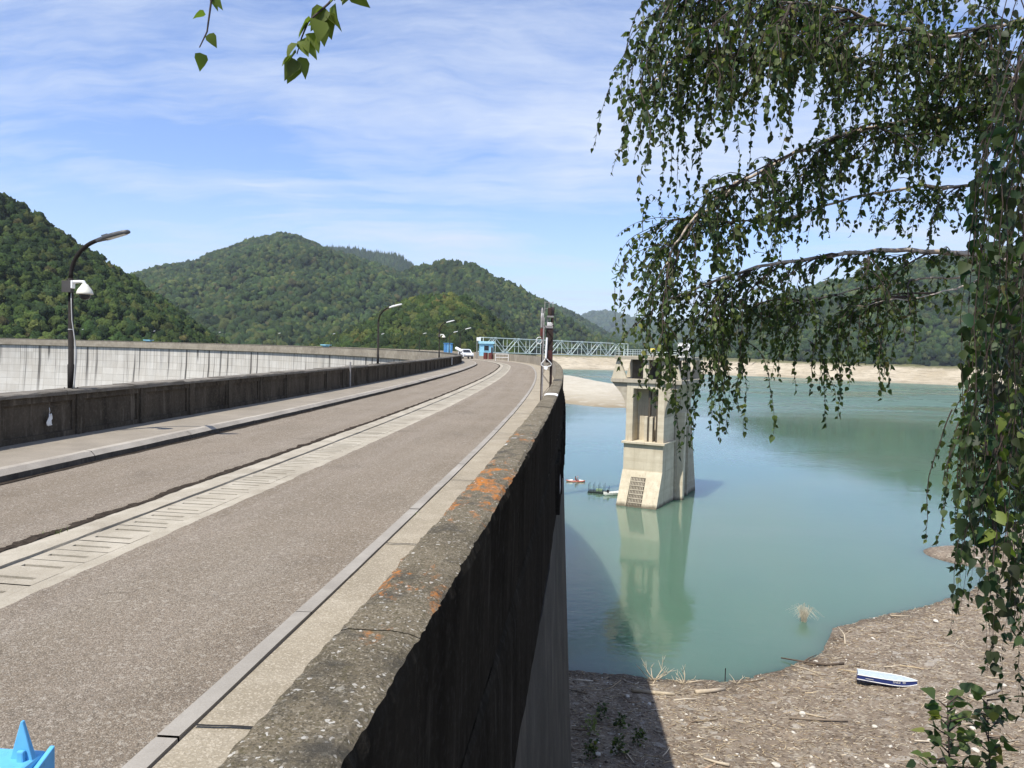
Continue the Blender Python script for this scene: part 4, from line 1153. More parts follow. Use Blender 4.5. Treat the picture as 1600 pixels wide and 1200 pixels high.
# ------------------------------------------------------------------ intake tower
TU = Vector((.891, -.454, 0)); TV = Vector((.454, .891, 0)); TO = Vector((15.86, 114.75, 0))
tw = empty('intake_tower', TO, math.atan2(TU.y, TU.x), 'tall cream concrete intake tower standing in the turquoise water', 'tower')
M_TOW = conc('cream_tower_concrete', (.62, .55, .41), (.43, .37, .26), (.70, .64, .50), sc=.45, speck=.15, lines=1.9, streak=.7, bump=.5, tide=True).m
M_TOW2 = conc('grey_tower_concrete', (.45, .395, .30), (.27, .235, .175), (.54, .49, .385), sc=.6, speck=.15, lines=2.5, streak=.6, bump=.5, tide=True).m
M_TOWD = conc('dark_tower_concrete', (.12, .10, .072), (.055, .046, .034), sc=.6, speck=.1, streak=.5).m
def TB(name, boxes, mat=M_TOW, bev=.03, parent=tw):
    mb = MB()
    for bx in boxes: mb.box(*bx)
    return mb.build(name, mat, parent, bevel=bev)
# battered base with raked front
mb = MB(); mb.hexa([(0, -.35, -24), (6.25, -.35, -24), (6.45, 9.4, -24), (.0, 9.4, -24), (.2, 2.72, -16.6), (6.42, 2.72, -16.6), (6.45, 9.4, -16.6), (.2, 9.4, -16.6)]); mb.build('raked_base', M_TOW, tw)
TB('lower_shaft', [(.24, 6.40, 2.80, 9.4, -16.6, -12.52)])
TB('ledge', [(-.02, 6.72, 2.38, 9.1, -12.52, -12.2)], bev=.02)
TB('shaft_wall', [(.4, 1.45, 3.0, 8.8, -12.2, -4.15), (5.35, 6.35, 3.0, 8.8, -12.2, -4.15), (1.45, 5.35, 5.6, 8.8, -12.2, -4.15), (.402, 6.348, 3.0, 8.8, -4.148, -3.3)])
TB('gate_guide', [(3.15, 3.62, 3.5, 4.3, -12.2, -8.4)], bev=.02); TB('gate_guide', [(3.95, 4.45, 3.5, 4.3, -12.2, -8.4)], bev=.02)
TB('stop_log_frame', [(3.62, 3.95, 3.8, 4.4, -12.2, -4.2), (4.9, 5.2, 3.6, 5.58, -12.2, -4.2)], M_TOWD, .02)
mb = MB(); mb.hexa([(.05, 9.4, -24), (6.9, 9.4, -24), (7.3, 21, -24), (.1, 21, -24), (.5, 8.8, -3.3), (6.35, 8.8, -3.3), (6.35, 17.6, -3.3), (.5, 17.6, -3.3)]); mb.build('rear_shaft', M_TOW2, tw)
TB('pier_rib', [(6.2, 7.75, 9.9, 11.0, -24, -7.9)], M_TOW, .05)
TB('pier_rib', [(6.0, 7.35, 14.4, 15.1, -24, -10.5)], M_TOW2, .05)
# raked trash rack
mb = MB(); mg = MB()
def slope(t, a, out):          # t from 0 (top) to 1 (bottom) along the raked front
    z = -16.9 - t * 5.6; b = 2.72 - (-16.6 - z) / 7.4 * 3.07
    return Vector((a, b - out * .92, z + out * .38))
mb.hexa([tuple(slope(t, a, o)) for o in (-.06, .015) for t, a in ((.12, 1.75), (1, 1.55), (1, 3.95), (.12, 4.05))]); mb.build('rack_bed', M_TOWD, tw)
for i in range(8):
    t0 = .14 + i * .108
    for j in range(9):
        a0 = 1.85 + j * .235 - .1 * t0
        mg.hexa([tuple(slope(t, a, o)) for o in (.016, .05) for t, a in ((t0, a0), (t0 + .066, a0), (t0 + .066, a0 + .10), (t0, a0 + .10))])
    mg.hexa([tuple(slope(t, a, o)) for o in (.02, .08) for t, a in ((t0 + .072, 1.8), (t0 + .098, 1.8), (t0 + .098, 3.98), (t0 + .072, 3.98))])
mg.build('rack_bars', M_TOW2, tw)
# capital: flaring haunches, ring, fins, deck
mb = MB(); prof = [(-8.6, 0), (-7.0, .15), (-5.8, .5), (-4.8, 1.1), (-4.0, 1.85), (-3.3, 2.5)]
for sgn, a0 in ((-1, .42), (1, 6.33)):
    vs = []
    for z, o in prof:
        for b in (3.1, 17.2): vs.append((a0 + sgn * o, b, z))
    n = len(prof)
    for b in (3.1, 17.2): pass
    vs2 = [(a0 - sgn * .05, b, z) for z, o in prof for b in (3.1, 17.2)]
    fs = []
    for i in range(n - 1):
        fs += [(2 * i, 2 * i + 1, 2 * i + 3, 2 * i + 2), (2 * i, 2 * i + 2, 2 * n + 2 * i + 2, 2 * n + 2 * i), (2 * i + 1, 2 * n + 2 * i + 1, 2 * n + 2 * i + 3, 2 * i + 3)]
    fs.append((2 * n - 2, 2 * n - 1, 4 * n - 1, 4 * n - 2))
    mb.add(vs + vs2, fs)
mb.build('haunch', M_TOW2, tw)
TB('ring_slab', [(-2.15, 8.9, 2.7, 17.6, -3.298, -2.7)], M_TOW2, .04)
def fin(a_out, a_in, t_out, t_in, b):
    mb = MB(); mb.hexa([(a_out, b, -2.7), (a_in, b, -2.7), (a_in, b + .55, -2.7), (a_out, b + .55, -2.7), (t_out, b, .25), (t_in, b, .25), (t_in, b + .55, .25), (t_out, b + .55, .25)]); mb.build('fin', M_TOW, tw, bevel=.02)
for b in (2.78, 9.6, 16.6):
    fin(-2.05, .35, -1.25, -.85, b); fin(8.8, 6.4, 8.0, 7.6, b)
TB('front_pillar', [(2.95, 3.75, 2.78, 3.6, -2.698, .25)], M_TOW, .03)
TB('front_pillar', [(5.8, 6.35, 2.80, 3.5, -2.698, .25)], M_TOW2, .03)
TB('gate_chamber', [(.7, 2.6, 4.4, 15, -2.698, .25), (2.6, 5.6, 11, 15, -2.698, .25)], M_TOWD, .03)
TB('deck', [(-1.5, 8.25, 2.3, 18.2, .252, .74)], M_TOW2, .03)
mb = MB()
for (p, q) in (((-1.35, 2.45), (8.1, 2.45)), ((8.1, 2.45), (8.1, 18)), ((-1.35, 2.45), (-1.35, 6)), ((-1.35, 8.2), (-1.35, 18)), ((-1.35, 18), (8.1, 18))):
    p, q = Vector((*p, 0)), Vector((*q, 0)); n = max(2, int((q - p).length / 1.2))
    for i in range(n + 1):
        c = p.lerp(q, i / n); mb.bar((c.x, c.y, .742), (c.x, c.y, 1.75), .045)
    for z in (1.1, 1.42, 1.75): mb.bar((p.x, p.y, z), (q.x, q.y, z), .04)
mb.build('railing', P_TRUSS, tw)
h = empty('equipment_hut', TO + TU * 7.0 + TV * 11.5 + Vector((0, 0, .742)), math.atan2(TU.y, TU.x), 'white box hut with horizontal slats on the tower deck', 'hut')
mb = MB(); mb.box(-.95, .95, -1, 1, 0, 2.15); mb.build('wall', P_WHITE, h, bevel=.02)
mb = MB()
for i in range(8): mb.box(-.9, .9, -1.03, -1.002, .2 + i * .22, .24 + i * .22)
mb.build('slats', P_STEEL, h)
mb = MB(); mb.box(-1.02, 1.02, -1.08, 1.08, 2.152, 2.24); mb.build('roof', P_WHITE, h)
hh = empty('hoist', TO + TU * 3.6 + TV * 5 + Vector((0, 0, .742)), math.atan2(TU.y, TU.x), 'small yellow hoist motor on the tower deck behind the railing', 'hoist')
py = plain('yellow_paint', (.62, .48, .06), .5)
mb = MB(); mb.box(-.3, .3, -.3, .3, 0, .65); mb.build('pedestal', P_STEEL, hh, bevel=.02)
mb = MB(); mb.tube([(-.42, 0, .95), (-.35, 0, .95), (.35, 0, .95), (.42, 0, .95)], [.2, .3, .3, .2], 14); mb.build('motor', py, hh)

# ------------------------------------------------------------------ raft, boats, kayak
rf = empty('work_raft', (14.6, 124.8, WZ), R(-14), 'dark floating work raft with thin railing posts near the tower', 'raft')
PG = plain('dark_green_float', (.018, .03, .026), .6); PGr = plain('green_rail', (.20, .30, .17), .6)
mb = MB(); mb.box(-1.65, 1.75, -.9, .9, .12, .30); mb.build('deck', PG, rf, bevel=.03)
for y in (-.65, .65):
    mb = MB(); mb.tube([(-1.7, y, .05), (-1.55, y, .05), (1.6, y, .05), (1.75, y, .05)], [.1, .24, .24, .1], 10); mb.build('float', PG, rf)
for x in (-1.55, -.75, .1, .95, 1.65):
    for y in (-.8, .8): mb = MB(); mb.bar((x, y, .3), (x, y, 1.55 if x < 1 else 1.2), .05); mb.build('railing_post', PG, rf)
mb = MB(); mb.box(-.4, .6, -.3, .4, .3, .62); mb.build('green_locker', PGr, rf)
for y in (-.8, .8): mb = MB(); mb.bar((-1.55, y, .85), (.95, y, .85), .03); mb.build('green_rail', PGr, rf)
def small_boat(name, loc, rz, paint, label, L_=3.0, W_=1.2, motor=False):
    t = empty(name, loc, rz, label, 'boat')
    mb = MB(); n = 12; vs = []
    for i in range(n + 1):
        q = i / n; x = -L_ / 2 + L_ * q
        hw = W_ / 2 * (1 - max(0, (q - .55) / .45) ** 2.2) * (.88 + .12 * min(1, q * 3)) + .01
        sh = .42 + .16 * max(0, q - .6) / .4
        kz = .28 * max(0, (q - .7) / .3) ** 1.6
        for y, z in ((0, -.12 + kz), (.62, -.08 + kz), (.9, .12 + kz * .6), (1.0, sh), (.9, sh), (.8, .14 + kz * .6), (.5, .0 + kz)):
            vs.append((x, hw * y, z))
        for y, z in reversed(((.62, -.08 + kz), (.9, .12 + kz * .6), (1.0, sh), (.9, sh), (.8, .14 + kz * .6), (.5, .0 + kz))):
            vs.append((x, -hw * y, z))
    m_ = 13; fs = []
    order = [0, 1, 2, 3, 4, 5, 6, 7, 8, 9, 10, 11, 12]
    for i in range(n):
        for j in range(m_): fs.append((i * m_ + j, (i + 1) * m_ + j, (i + 1) * m_ + (j + 1) % m_, i * m_ + (j + 1) % m_))
    fs.append(tuple(range(m_))); mb.add(vs, fs)
    mb.build('hull', paint, t, smooth=False)
    for x in (-.25 * L_, .08 * L_):
        mb = MB(); mb.box(x - .12, x + .12, -W_ * .43, W_ * .43, .28, .33); mb.build('seat', P_WHITE, t)
    if motor:
        mb = MB(); mb.box(-L_ / 2 - .28, -L_ / 2 - .02, -.14, .14, .35, .85); mb.box(-L_ / 2 - .2, -L_ / 2 - .1, -.05, .05, -.25, .35); mb.build('outboard_motor', P_BLACKG, t, bevel=.04)
    return t
small_boat('rowing_boat', (17.35, 123.6, WZ + .02), R(24), P_WHITE, 'white open boat moored between the raft and the tower', 2.9, 1.2, True)
small_boat('rowing_boat', (15.9, 122.9, WZ + .02), R(-170), P_WHITE, 'small white dinghy lying against the dark raft', 1.5, .8)
small_boat('rowing_boat', (8.05, 131, WZ + .02), R(10), P_WHITE, 'white boat showing only its end past the dam wall', 2.6, 1.1)
ky = empty('kayak', (11.65, 134.6, WZ), R(-4), 'red and white kayak on the open water left of the raft', 'kayak')
PR = plain('red_kayak', (.46, .15, .11), .35, 0, .1)
mb = MB(); vs = []; n = 16
for i in range(n + 1):
    q = i / n * 2 - 1; hw = .33 * (1 - abs(q) ** 2.2) + .012; rise = .14 * abs(q) ** 3
    for y, z in ((0, -.1 + rise), (.8, -.02 + rise), (1, .1 + rise), (.7, .19 + rise), (0, .22 + rise), (-.7, .19 + rise), (-1, .1 + rise), (-.8, -.02 + rise)): vs.append((q * 1.65, y * hw, z))
fs = [(i * 8 + j, (i + 1) * 8 + j, (i + 1) * 8 + (j + 1) % 8, i * 8 + (j + 1) % 8) for i in range(n) for j in range(8)] + [tuple(range(8)), tuple(reversed(range(n * 8, n * 8 + 8)))]
mb.add(vs, fs); mb.build('hull', PR, ky, smooth=True)
mb = MB(); mb.tube([(-1.3, 0, .27), (-.55, 0, .235)], [.05, .2], 8); mb.tube([(.62, 0, .235), (1.4, 0, .28)], [.2, .04], 8); mb.build('deck_panel', P_WHITE, ky)
# paddler: one skinned body, sitting
def skin_body(name, joints, edges, mat, loc, rz, root=0):
    me = bpy.data.meshes.new(name); me.from_pydata([j[0] for j in joints], edges, []); me.update()
    o = bpy.data.objects.new(name, me); COL.objects.link(o); o.location = loc; o.rotation_euler = (0, 0, rz)
    sk = o.modifiers.new('skin', 'SKIN'); o.modifiers.new('sub', 'SUBSURF').render_levels = 2
    me.skin_vertices.new() if not me.skin_vertices else None
    for i, j in enumerate(joints):
        r = j[1]; me.skin_vertices[0].data[i].radius = r if isinstance(r, tuple) else (r, r)
    me.skin_vertices[0].data[root].use_root = True
    me.materials.append(mat); return o
J = [((0, 0, .22), (.15, .12)), ((-.02, 0, .42), (.13, .11)), ((.0, 0, .62), (.17, .11)), ((.01, 0, .72), .06), ((.03, 0, .84), (.085, .095)), ((.03, 0, .94), .07),
     ((.01, .2, .66), .055), ((.16, .30, .48), .042), ((.36, .24, .52), .035), ((.42, .23, .53), .04),
     ((.01, -.2, .66), .055), ((.16, -.30, .48), .042), ((.36, -.24, .56), .035), ((.42, -.23, .57), .04),
     ((.35, .11, .30), .075), ((.72, .1, .16), .05), ((.35, -.11, .30), .075), ((.72, -.1, .16), .05)]
E_ = [(0, 1), (1, 2), (2, 3), (3, 4), (4, 5), (2, 6), (6, 7), (7, 8), (8, 9), (2, 10), (10, 11), (11, 12), (12, 13), (0, 14), (14, 15), (0, 16), (16, 17)]
pm = plain('skin_and_top', (.22, .07, .05), .7)
pers = skin_body('person', J, E_, pm, (11.6, 134.6, WZ + .02), R(-4))
tag(pers, 'person in a dark red top sitting in the kayak holding a paddle', 'person')
mb = MB(); mb.lathe([(.098, .84), (.10, .88), (.085, .945), (.04, .975), (.005, .98)], (.02, 0, 0), 14)
mb.build('hair', plain('dark_hair', (.03, .022, .018), .7), pers)
pd = empty('paddle', (12.02, 134.57, WZ + .57), R(-4), 'double bladed paddle held by the person in the kayak', 'paddle')
mb = MB(); mb.tube([(0, -.95, -.18), (0, .95, .14)], .018, 8); mb.build('shaft', P_POST, pd)
for sgn in (-1, 1):
    mb = MB(); mb.tube([(0, sgn * .9, sgn * .14 - .02), (0, sgn * 1.0, sgn * .16 - .02), (0, sgn * 1.2, sgn * .19 - .02), (0, sgn * 1.3, sgn * .2 - .02)], [.02, .085, .09, .03], 8); mb.build('blade', PR, pd)

# beached boat, decked white over a blue hull
bz = float(shore_z(26.3, 52.0, False))
bt = empty('beached_boat', (26.3, 51.9, bz + .16), math.atan2(-1.35, 3.3), 'blue hulled boat with white deck lying on the debris covered shore', 'boat')
L_, W_ = 3.75, 1.12
def hullprof(q):
    hw = W_ / 2 * (1 - max(0, (q - .5) / .5) ** 2.3) * (.9 + .1 * min(1, q * 3)) + .012
    return hw
def hull_mesh(bands, mat, name):
    mb = MB(); n = 16; vs = []; k = len(bands)
    for i in range(n + 1):
        q = i / n; x = -L_ / 2 + L_ * q; hw = hullprof(q); sheer = .06 * q * q; kz = .20 * max(0, (q - .72) / .28) ** 1.7
        for y, z in bands: vs.append((x + (.10 * z if q == 0 else 0), hw * y, z + (sheer if z > .2 else kz * (1 if z < .1 else .6))))
    fs = [(i * k + j, (i + 1) * k + j, (i + 1) * k + j + 1, i * k + j + 1) for i in range(n) for j in range(k - 1)]
    if k > 3: fs += [tuple(range(k))]
    mb.add(vs, fs); return mb.build(name, mat, bt)
PN = plain('navy_hull', (.022, .040, .17), .35, 0, .12)
hull_mesh([(-1, .42), (-.96, .15), (-.7, -.06), (0, -.12), (.7, -.06), (.96, .15), (1, .42)], PN, 'hull')
for sgn in (-1, 1):
    mb = MB(); pts = []
    for i in range(17):
        q = i / 16; pts.append((-L_ / 2 + L_ * q, sgn * (hullprof(q) * .965 + .012), .11 + .12 * max(0, (q - .72) / .28) ** 1.7))
    mb.tube(pts, .026, 6); mb.build('rub_rail', P_WHITE, bt)
    mb = MB(); mb.tube([(-L_ / 2 + L_ * i / 16, sgn * (hullprof(i / 16) + .012), .43 + .06 * (i / 16) ** 2) for i in range(17)], .022, 6); mb.build('gunwale', P_WHITE, bt)
hull_mesh([(1, .425), (.6, .44), (0, .45), (-.6, .44), (-1, .425)], plain('chalky_white_deck', (.42, .48, .53), .6, 0, .18, 5), 'deck')
def lettering(txt, size, x0, z0, parent, name='lettering'):
    cu = bpy.data.curves.new(name, 'FONT'); cu.body = txt; cu.size = size; cu.extrude = .004
    tmp = bpy.data.objects.new('tmp', cu); COL.objects.link(tmp)
    dg = bpy.context.evaluated_depsgraph_get(); me = bpy.data.meshes.new_from_object(tmp.evaluated_get(dg))
    bpy.data.objects.remove(tmp); bpy.data.curves.remove(cu)
    for v in me.vertices:
        x = x0 + v.co.x; q = (x + L_ / 2) / L_; z = z0 + v.co.y
        hw = hullprof(q) * (.96 + .04 * (z - .15) / .27)
        v.co = Vector((x, -hw - .012 - v.co.z * .5, z + .06 * q * q))
    me.materials.clear(); me.materials.append(P_WHITE)
    o = bpy.data.objects.new(name, me); COL.objects.link(o); o.parent = parent
lettering('SNEZ  99', .20, .35, .24, bt)
mb = MB(); mb.box(-1.35, -.85, -.625, -.615, .25, .30); mb.build('name_strip', P_CABLE, bt)

# ------------------------------------------------------------------ shore debris
def wood_mat(name, a, b):
    k = NT(name, .9, .15); k.col(k.mix(1, k.attr('tint'), (1, 1, 1), 'MULTIPLY')); return k.m
M_WOODY = wood_mat('bleached_wood', 0, 0)
def sticks(n, xr, yr, lr, rr_, colr, cond=None, lift=.02, tilt=.15):
    x = rng.uniform(*xr, n * 3); y = rng.uniform(*yr, n * 3)
    yw = np.interp(x, SX, SY)
    keep = (y < yw - .1) & (x > 3.2 + .0 * y)
    if cond is not None: keep &= cond(x, y, yw)
    x, y = x[keep][:n], y[keep][:n]; n = len(x)
    L2 = rng.uniform(0, 1, n) ** 2.2 * (lr[1] - lr[0]) + lr[0]; a = rng.normal(0, .75, n) + np.where(rng.random(n) < .3, rng.uniform(0, PI, n), 0)
    dx, dy = np.cos(a) * L2 / 2, np.sin(a) * L2 / 2
    r = rng.uniform(*rr_, n) * (.5 + L2 / lr[1])
    tz = rng.normal(0, tilt, n) * L2 * .5
    bend = rng.normal(0, .12, n) * L2
    P = []
    for t, rk in ((-1, 1.0), (0, .9), (1, .55)):
        px, py = x + dx * t - np.sin(a) * bend * (1 - t * t), y + dy * t + np.cos(a) * bend * (1 - t * t)
        pz = shore_z(px, py) + lift + r * .4 + np.maximum(tz * t, -.01)
        ring = []
        for k in range(4):
            w = PI / 4 + k * PI / 2
            ring.append(np.stack([px - np.sin(a) * r * rk * math.cos(w), py + np.cos(a) * r * rk * math.cos(w), pz + r * rk * math.sin(w)], -1))
        P.append(np.stack(ring, 1))
    V = np.concatenate(P, 1)                     # n,12,3
    f = []
    for q in range(2):
        for k in range(4): f.append((q * 4 + k, q * 4 + (k + 1) % 4, q * 4 + 4 + (k + 1) % 4, q * 4 + 4 + k))
    f += [(3, 2, 1, 0), (8, 9, 10, 11)]
    F = np.array(f)[None] + (np.arange(n) * 12)[:, None, None]
    c = np.array(colr)[rng.integers(0, len(colr), n)] * rng.uniform(.7, 1.2, n)[:, None]
    return V.reshape(-1, 3), F.reshape(-1, 4), np.repeat(c, 12, 0)
PALE = [(.46, .38, .27), (.54, .46, .34), (.38, .30, .20), (.60, .53, .42), (.30, .22, .15), (.20, .15, .10), (.50, .40, .26)]
dens = lambda x, y, yw: (fbm(x * .25, y * .35) + .55 * np.exp(-((yw - y - 3.5) / 4.5) ** 2) + .004 * (x - 10) > .16)
parts = [sticks(5500, (3, 62), (36, 92), (.12, .85), (.009, .022), PALE, dens), sticks(26000, (3, 60), (38, 90), (.06, .4), (.008, .022), PALE), sticks(160, (4, 60), (40, 92), (.8, 2.6), (.03, .06), PALE, dens)]
V = np.concatenate([p[0] for p in parts]); off = np.cumsum([0] + [len(p[0]) for p in parts[:-1]]); F = np.concatenate([p[1] + o for p, o in zip(parts, off)]); T = np.concatenate([p[2] for p in parts])
tag(np_mesh('driftwood_litter', V, F, M_WOODY, T), 'bleached sticks and reed litter spread over the shore', 'driftwood', kind='stuff')
# pebbles and clods as ground cover
v0, f0 = ico(1)
n = 9000; x = rng.uniform(3, 56, n); y = rng.uniform(34, 88, n); k = y < np.interp(x, SX, SY) - .05; x, y = x[k], y[k]; n = len(x)
r = .018 + .075 * rng.random(n) ** 3.5
an = rng.uniform(0, PI, n)
V = v0[None] * (1 + .22 * rng.normal(size=(n, len(v0), 1))) * (r[:, None, None] * np.array([1.3, 1, .7])[None, None])
Vr = np.stack([V[..., 0] * np.cos(an)[:, None] - V[..., 1] * np.sin(an)[:, None], V[..., 0] * np.sin(an)[:, None] + V[..., 1] * np.cos(an)[:, None], V[..., 2]], -1) + np.stack([x, y, shore_z(x, y) + r * .2], -1)[:, None]
cc = np.array([(.42, .38, .31), (.24, .19, .14), (.13, .10, .075), (.55, .52, .46), (.10, .08, .06)])[rng.integers(0, 5, n)] * rng.uniform(.8, 1.2, n)[:, None]
tag(np_mesh('pebbles', Vr.reshape(-1, 3), (f0[None] + (np.arange(n) * len(v0))[:, None, None]).reshape(-1, 3), M_WOODY, np.repeat(cc, len(v0), 0)), 'small pebbles and soil clods over the shore', 'pebbles', kind='stuff')
# single stones that can be counted
M_STONE = conc('pale_stone', (.58, .54, .47), (.40, .37, .31), sc=3, speck=.3).m
def stone(x, y, r, flat=.65):
    bm = bmesh.new(); bmesh.ops.create_icosphere(bm, subdivisions=3, radius=1)
    c = [Vector((random.gauss(0, 1), random.gauss(0, 1), random.gauss(0, 1))).normalized() for _ in range(12)]
    lim = [random.uniform(.62, .95) for _ in c]
    for v in bm.verts:
        p = v.co.copy()
        for q, l in zip(c, lim):
            d = p.dot(q)
            if d > l: p -= q * (d - l) * .85
        v.co = Vector((p.x * r * 1.25, p.y * r, p.z * r * flat))
    me = bpy.data.meshes.new('stone'); bm.to_mesh(me); bm.free(); me.materials.append(M_STONE)
    o = bpy.data.objects.new('stone', me); COL.objects.link(o)
    o.location = (x, y, float(shore_z(x, y)) + r * flat * .45); o.rotation_euler = (random.uniform(-.3, .3), random.uniform(-.3, .3), random.uniform(0, 6))
    tag(o, 'pale angular stone lying among the shore debris', 'stone', 'pale stones scattered on the near shore')
for x, y, r in [(14.8, 40.6, .27), (18.9, 47.6, .26), (22.4, 45.4, .19), (22.0, 42.6, .15), (17.3, 44.8, .17), (16.6, 40.2, .2), (20.7, 40.4, .18), (11.0, 46.5, .15), (19.5, 41.5, .11), (24.5, 43.2, .18), (8.2, 50.2, .2), (9.4, 48.8, .17), (5.2, 41.2, .22), (11.5, 47.4, .12), (37.5, 66, .34), (29.9, 61.5, .2), (27.5, 44, .22), (26.1, 41.5, .24), (13.0, 43.7, .1), (23.7, 57.5, .16), (33.5, 50.6, .2), (7.4, 46.5, .12)]:
    stone(x, y, r * .82)
def driftlog(pts, r0, r1, label, c=(.50, .42, .31), branch=()):
    k_ = 'drift_%.2f' % c[0]
    mt = MAT.get(k_) or conc(k_, c, tuple(q * .6 for q in c), sc=2.5, speck=.2, streak=0).m
    P = [(x, y, float(shore_z(x, y)) + dz) for x, y, dz in pts]
    mb = MB(); mb.tube(P, [r0 + (r1 - r0) * i / (len(P) - 1) for i in range(len(P))], 9)
    for b in branch: mb.tube([(x, y, float(shore_z(x, y)) + dz) for x, y, dz in b], [r1 * .8] + [r1 * .5] * (len(b) - 2) + [r1 * .2], 6)
    o = mb.build('driftwood_log', mt, smooth=True)
    return tag(o, label, 'driftwood log', 'driftwood logs on the near shore')
driftlog([(13.0, 51.2, .1), (14.0, 51.5, .12), (15.2, 52.0, .1)], .17, .12, 'thick pale log near the waterline under the tower reflection')
driftlog([(8.7, 51.2, .1), (10, 51.0, .12), (11.5, 50.9, .06)], .16, .1, 'long pale log just in the sun at the shadow edge', (.55, .46, .32))
driftlog([(8.1, 39.3, .12), (9.2, 38.9, .12), (9.9, 38.7, .1)], .2, .17, 'cut brown log half in the dam shadow', (.30, .22, .15))
driftlog([(11.0, 41.0, .1), (11.6, 40.6, .1), (12.2, 40.3, .1)], .05, .09, 'short curved pale branch on the bare soil', (.56, .48, .36))
driftlog([(21.2, 58.0, .35), (22.6, 57.0, .2), (24.0, 56.4, .12), (25.4, 56.6, .1)], .05, .10, 'dark forked branch by the bend of the shoreline', (.12, .09, .065), [[(22.6, 57.0, .2), (23.2, 57.6, .3), (24.0, 58.1, .35)]])
driftlog([(17.8, 46.9, .12), (19.4, 46.6, .1), (21.2, 46.3, .12)], .05, .07, 'long dark pole lying below the beached boat', (.25, .2, .15))
driftlog([(30, 48.5, .1), (31.4, 49, .15), (32.6, 49.6, .1)], .15, .09, 'grey bleached log at the right of the shore', (.48, .43, .36))
driftlog([(27.2, 60.5, .1), (27.6, 61.6, .5), (27.5, 62.6, .9)], .07, .04, 'upright bleached snag near the reed tuft', (.5, .44, .34), [[(27.6, 61.6, .5), (28.2, 61.9, .7), (28.7, 62.1, .8)]])
# dead bleached shrubs at the water's edge
def dead_bush(x, y, n, h, label):
    mb = MB()
    z0 = float(shore_z(x, y))
    for i in range(n):
        a = random.uniform(0, 2 * PI); l = h * random.uniform(.5, 1); p = Vector((x, y, z0)); pts = [p.copy()]
        d = Vector((math.cos(a) * .7, math.sin(a) * .5, random.uniform(.4, 1.1))).normalized()
        for q in range(4):
            d = (d + Vector((random.gauss(0, .22), random.gauss(0, .22), random.gauss(-.05, .15)))).normalized(); p = p + d * l / 4; pts.append(p.copy())
            if q in (1, 2) and random.random() < .6:
                d2 = (d + Vector((random.gauss(0, .7), random.gauss(0, .7), random.gauss(.1, .3)))).normalized()
                mb.tube([p, p + d2 * l * .2, p + d2 * l * .33 + Vector((0, 0, .03))], [.018, .012, .005], 5)
        mb.tube(pts, [.035, .028, .022, .014, .006], 5)
    o = mb.build('dead_shrub', conc('drift_pale', (.62, .53, .38), (.42, .35, .25), sc=3).m if 'drift_pale' not in MAT else MAT['drift_pale'], smooth=True)
    tag(o, label, 'dead shrub')
dead_bush(10.6, 53.4, 9, 2.4, 'bleached dead shrub with long bare twigs at the waterline, nearer the dam')
dead_bush(12.6, 53.0, 7, 1.5, 'low bleached dead shrub beside the taller one at the waterline')
dead_bush(16.4, 53.2, 4, 1.1, 'few dead twigs at the tip of the little bay')
mb = MB()
for i in range(130):
    a = random.uniform(0, 2 * PI); l = random.uniform(.9, 2.4); b = random.uniform(.2, .9)
    p0 = Vector((26.2 + random.gauss(0, .12), 66.6 + random.gauss(0, .12), WZ - .05))
    mb.tube([p0, p0 + Vector((math.cos(a) * b * .35 * l, math.sin(a) * b * .35 * l, l * .65)), p0 + Vector((math.cos(a) * b * .9 * l, math.sin(a) * b * .9 * l, l * (.75 - .5 * b)))], [.014, .011, .004], 4)
tag(mb.build('reed_tuft', conc('dry_reed', (.56, .50, .38), (.38, .33, .24), sc=3).m), 'dry reed tuft standing alone in the shallow water', 'reed tuft')
mb = MB(); mb.tube([(15.75, 53.85, WZ - .2), (15.75, 53.85, WZ + .95)], .035, 6); tag(mb.build('stake', P_POST), 'thin dark stake standing in the shallows of the bay', 'stake')
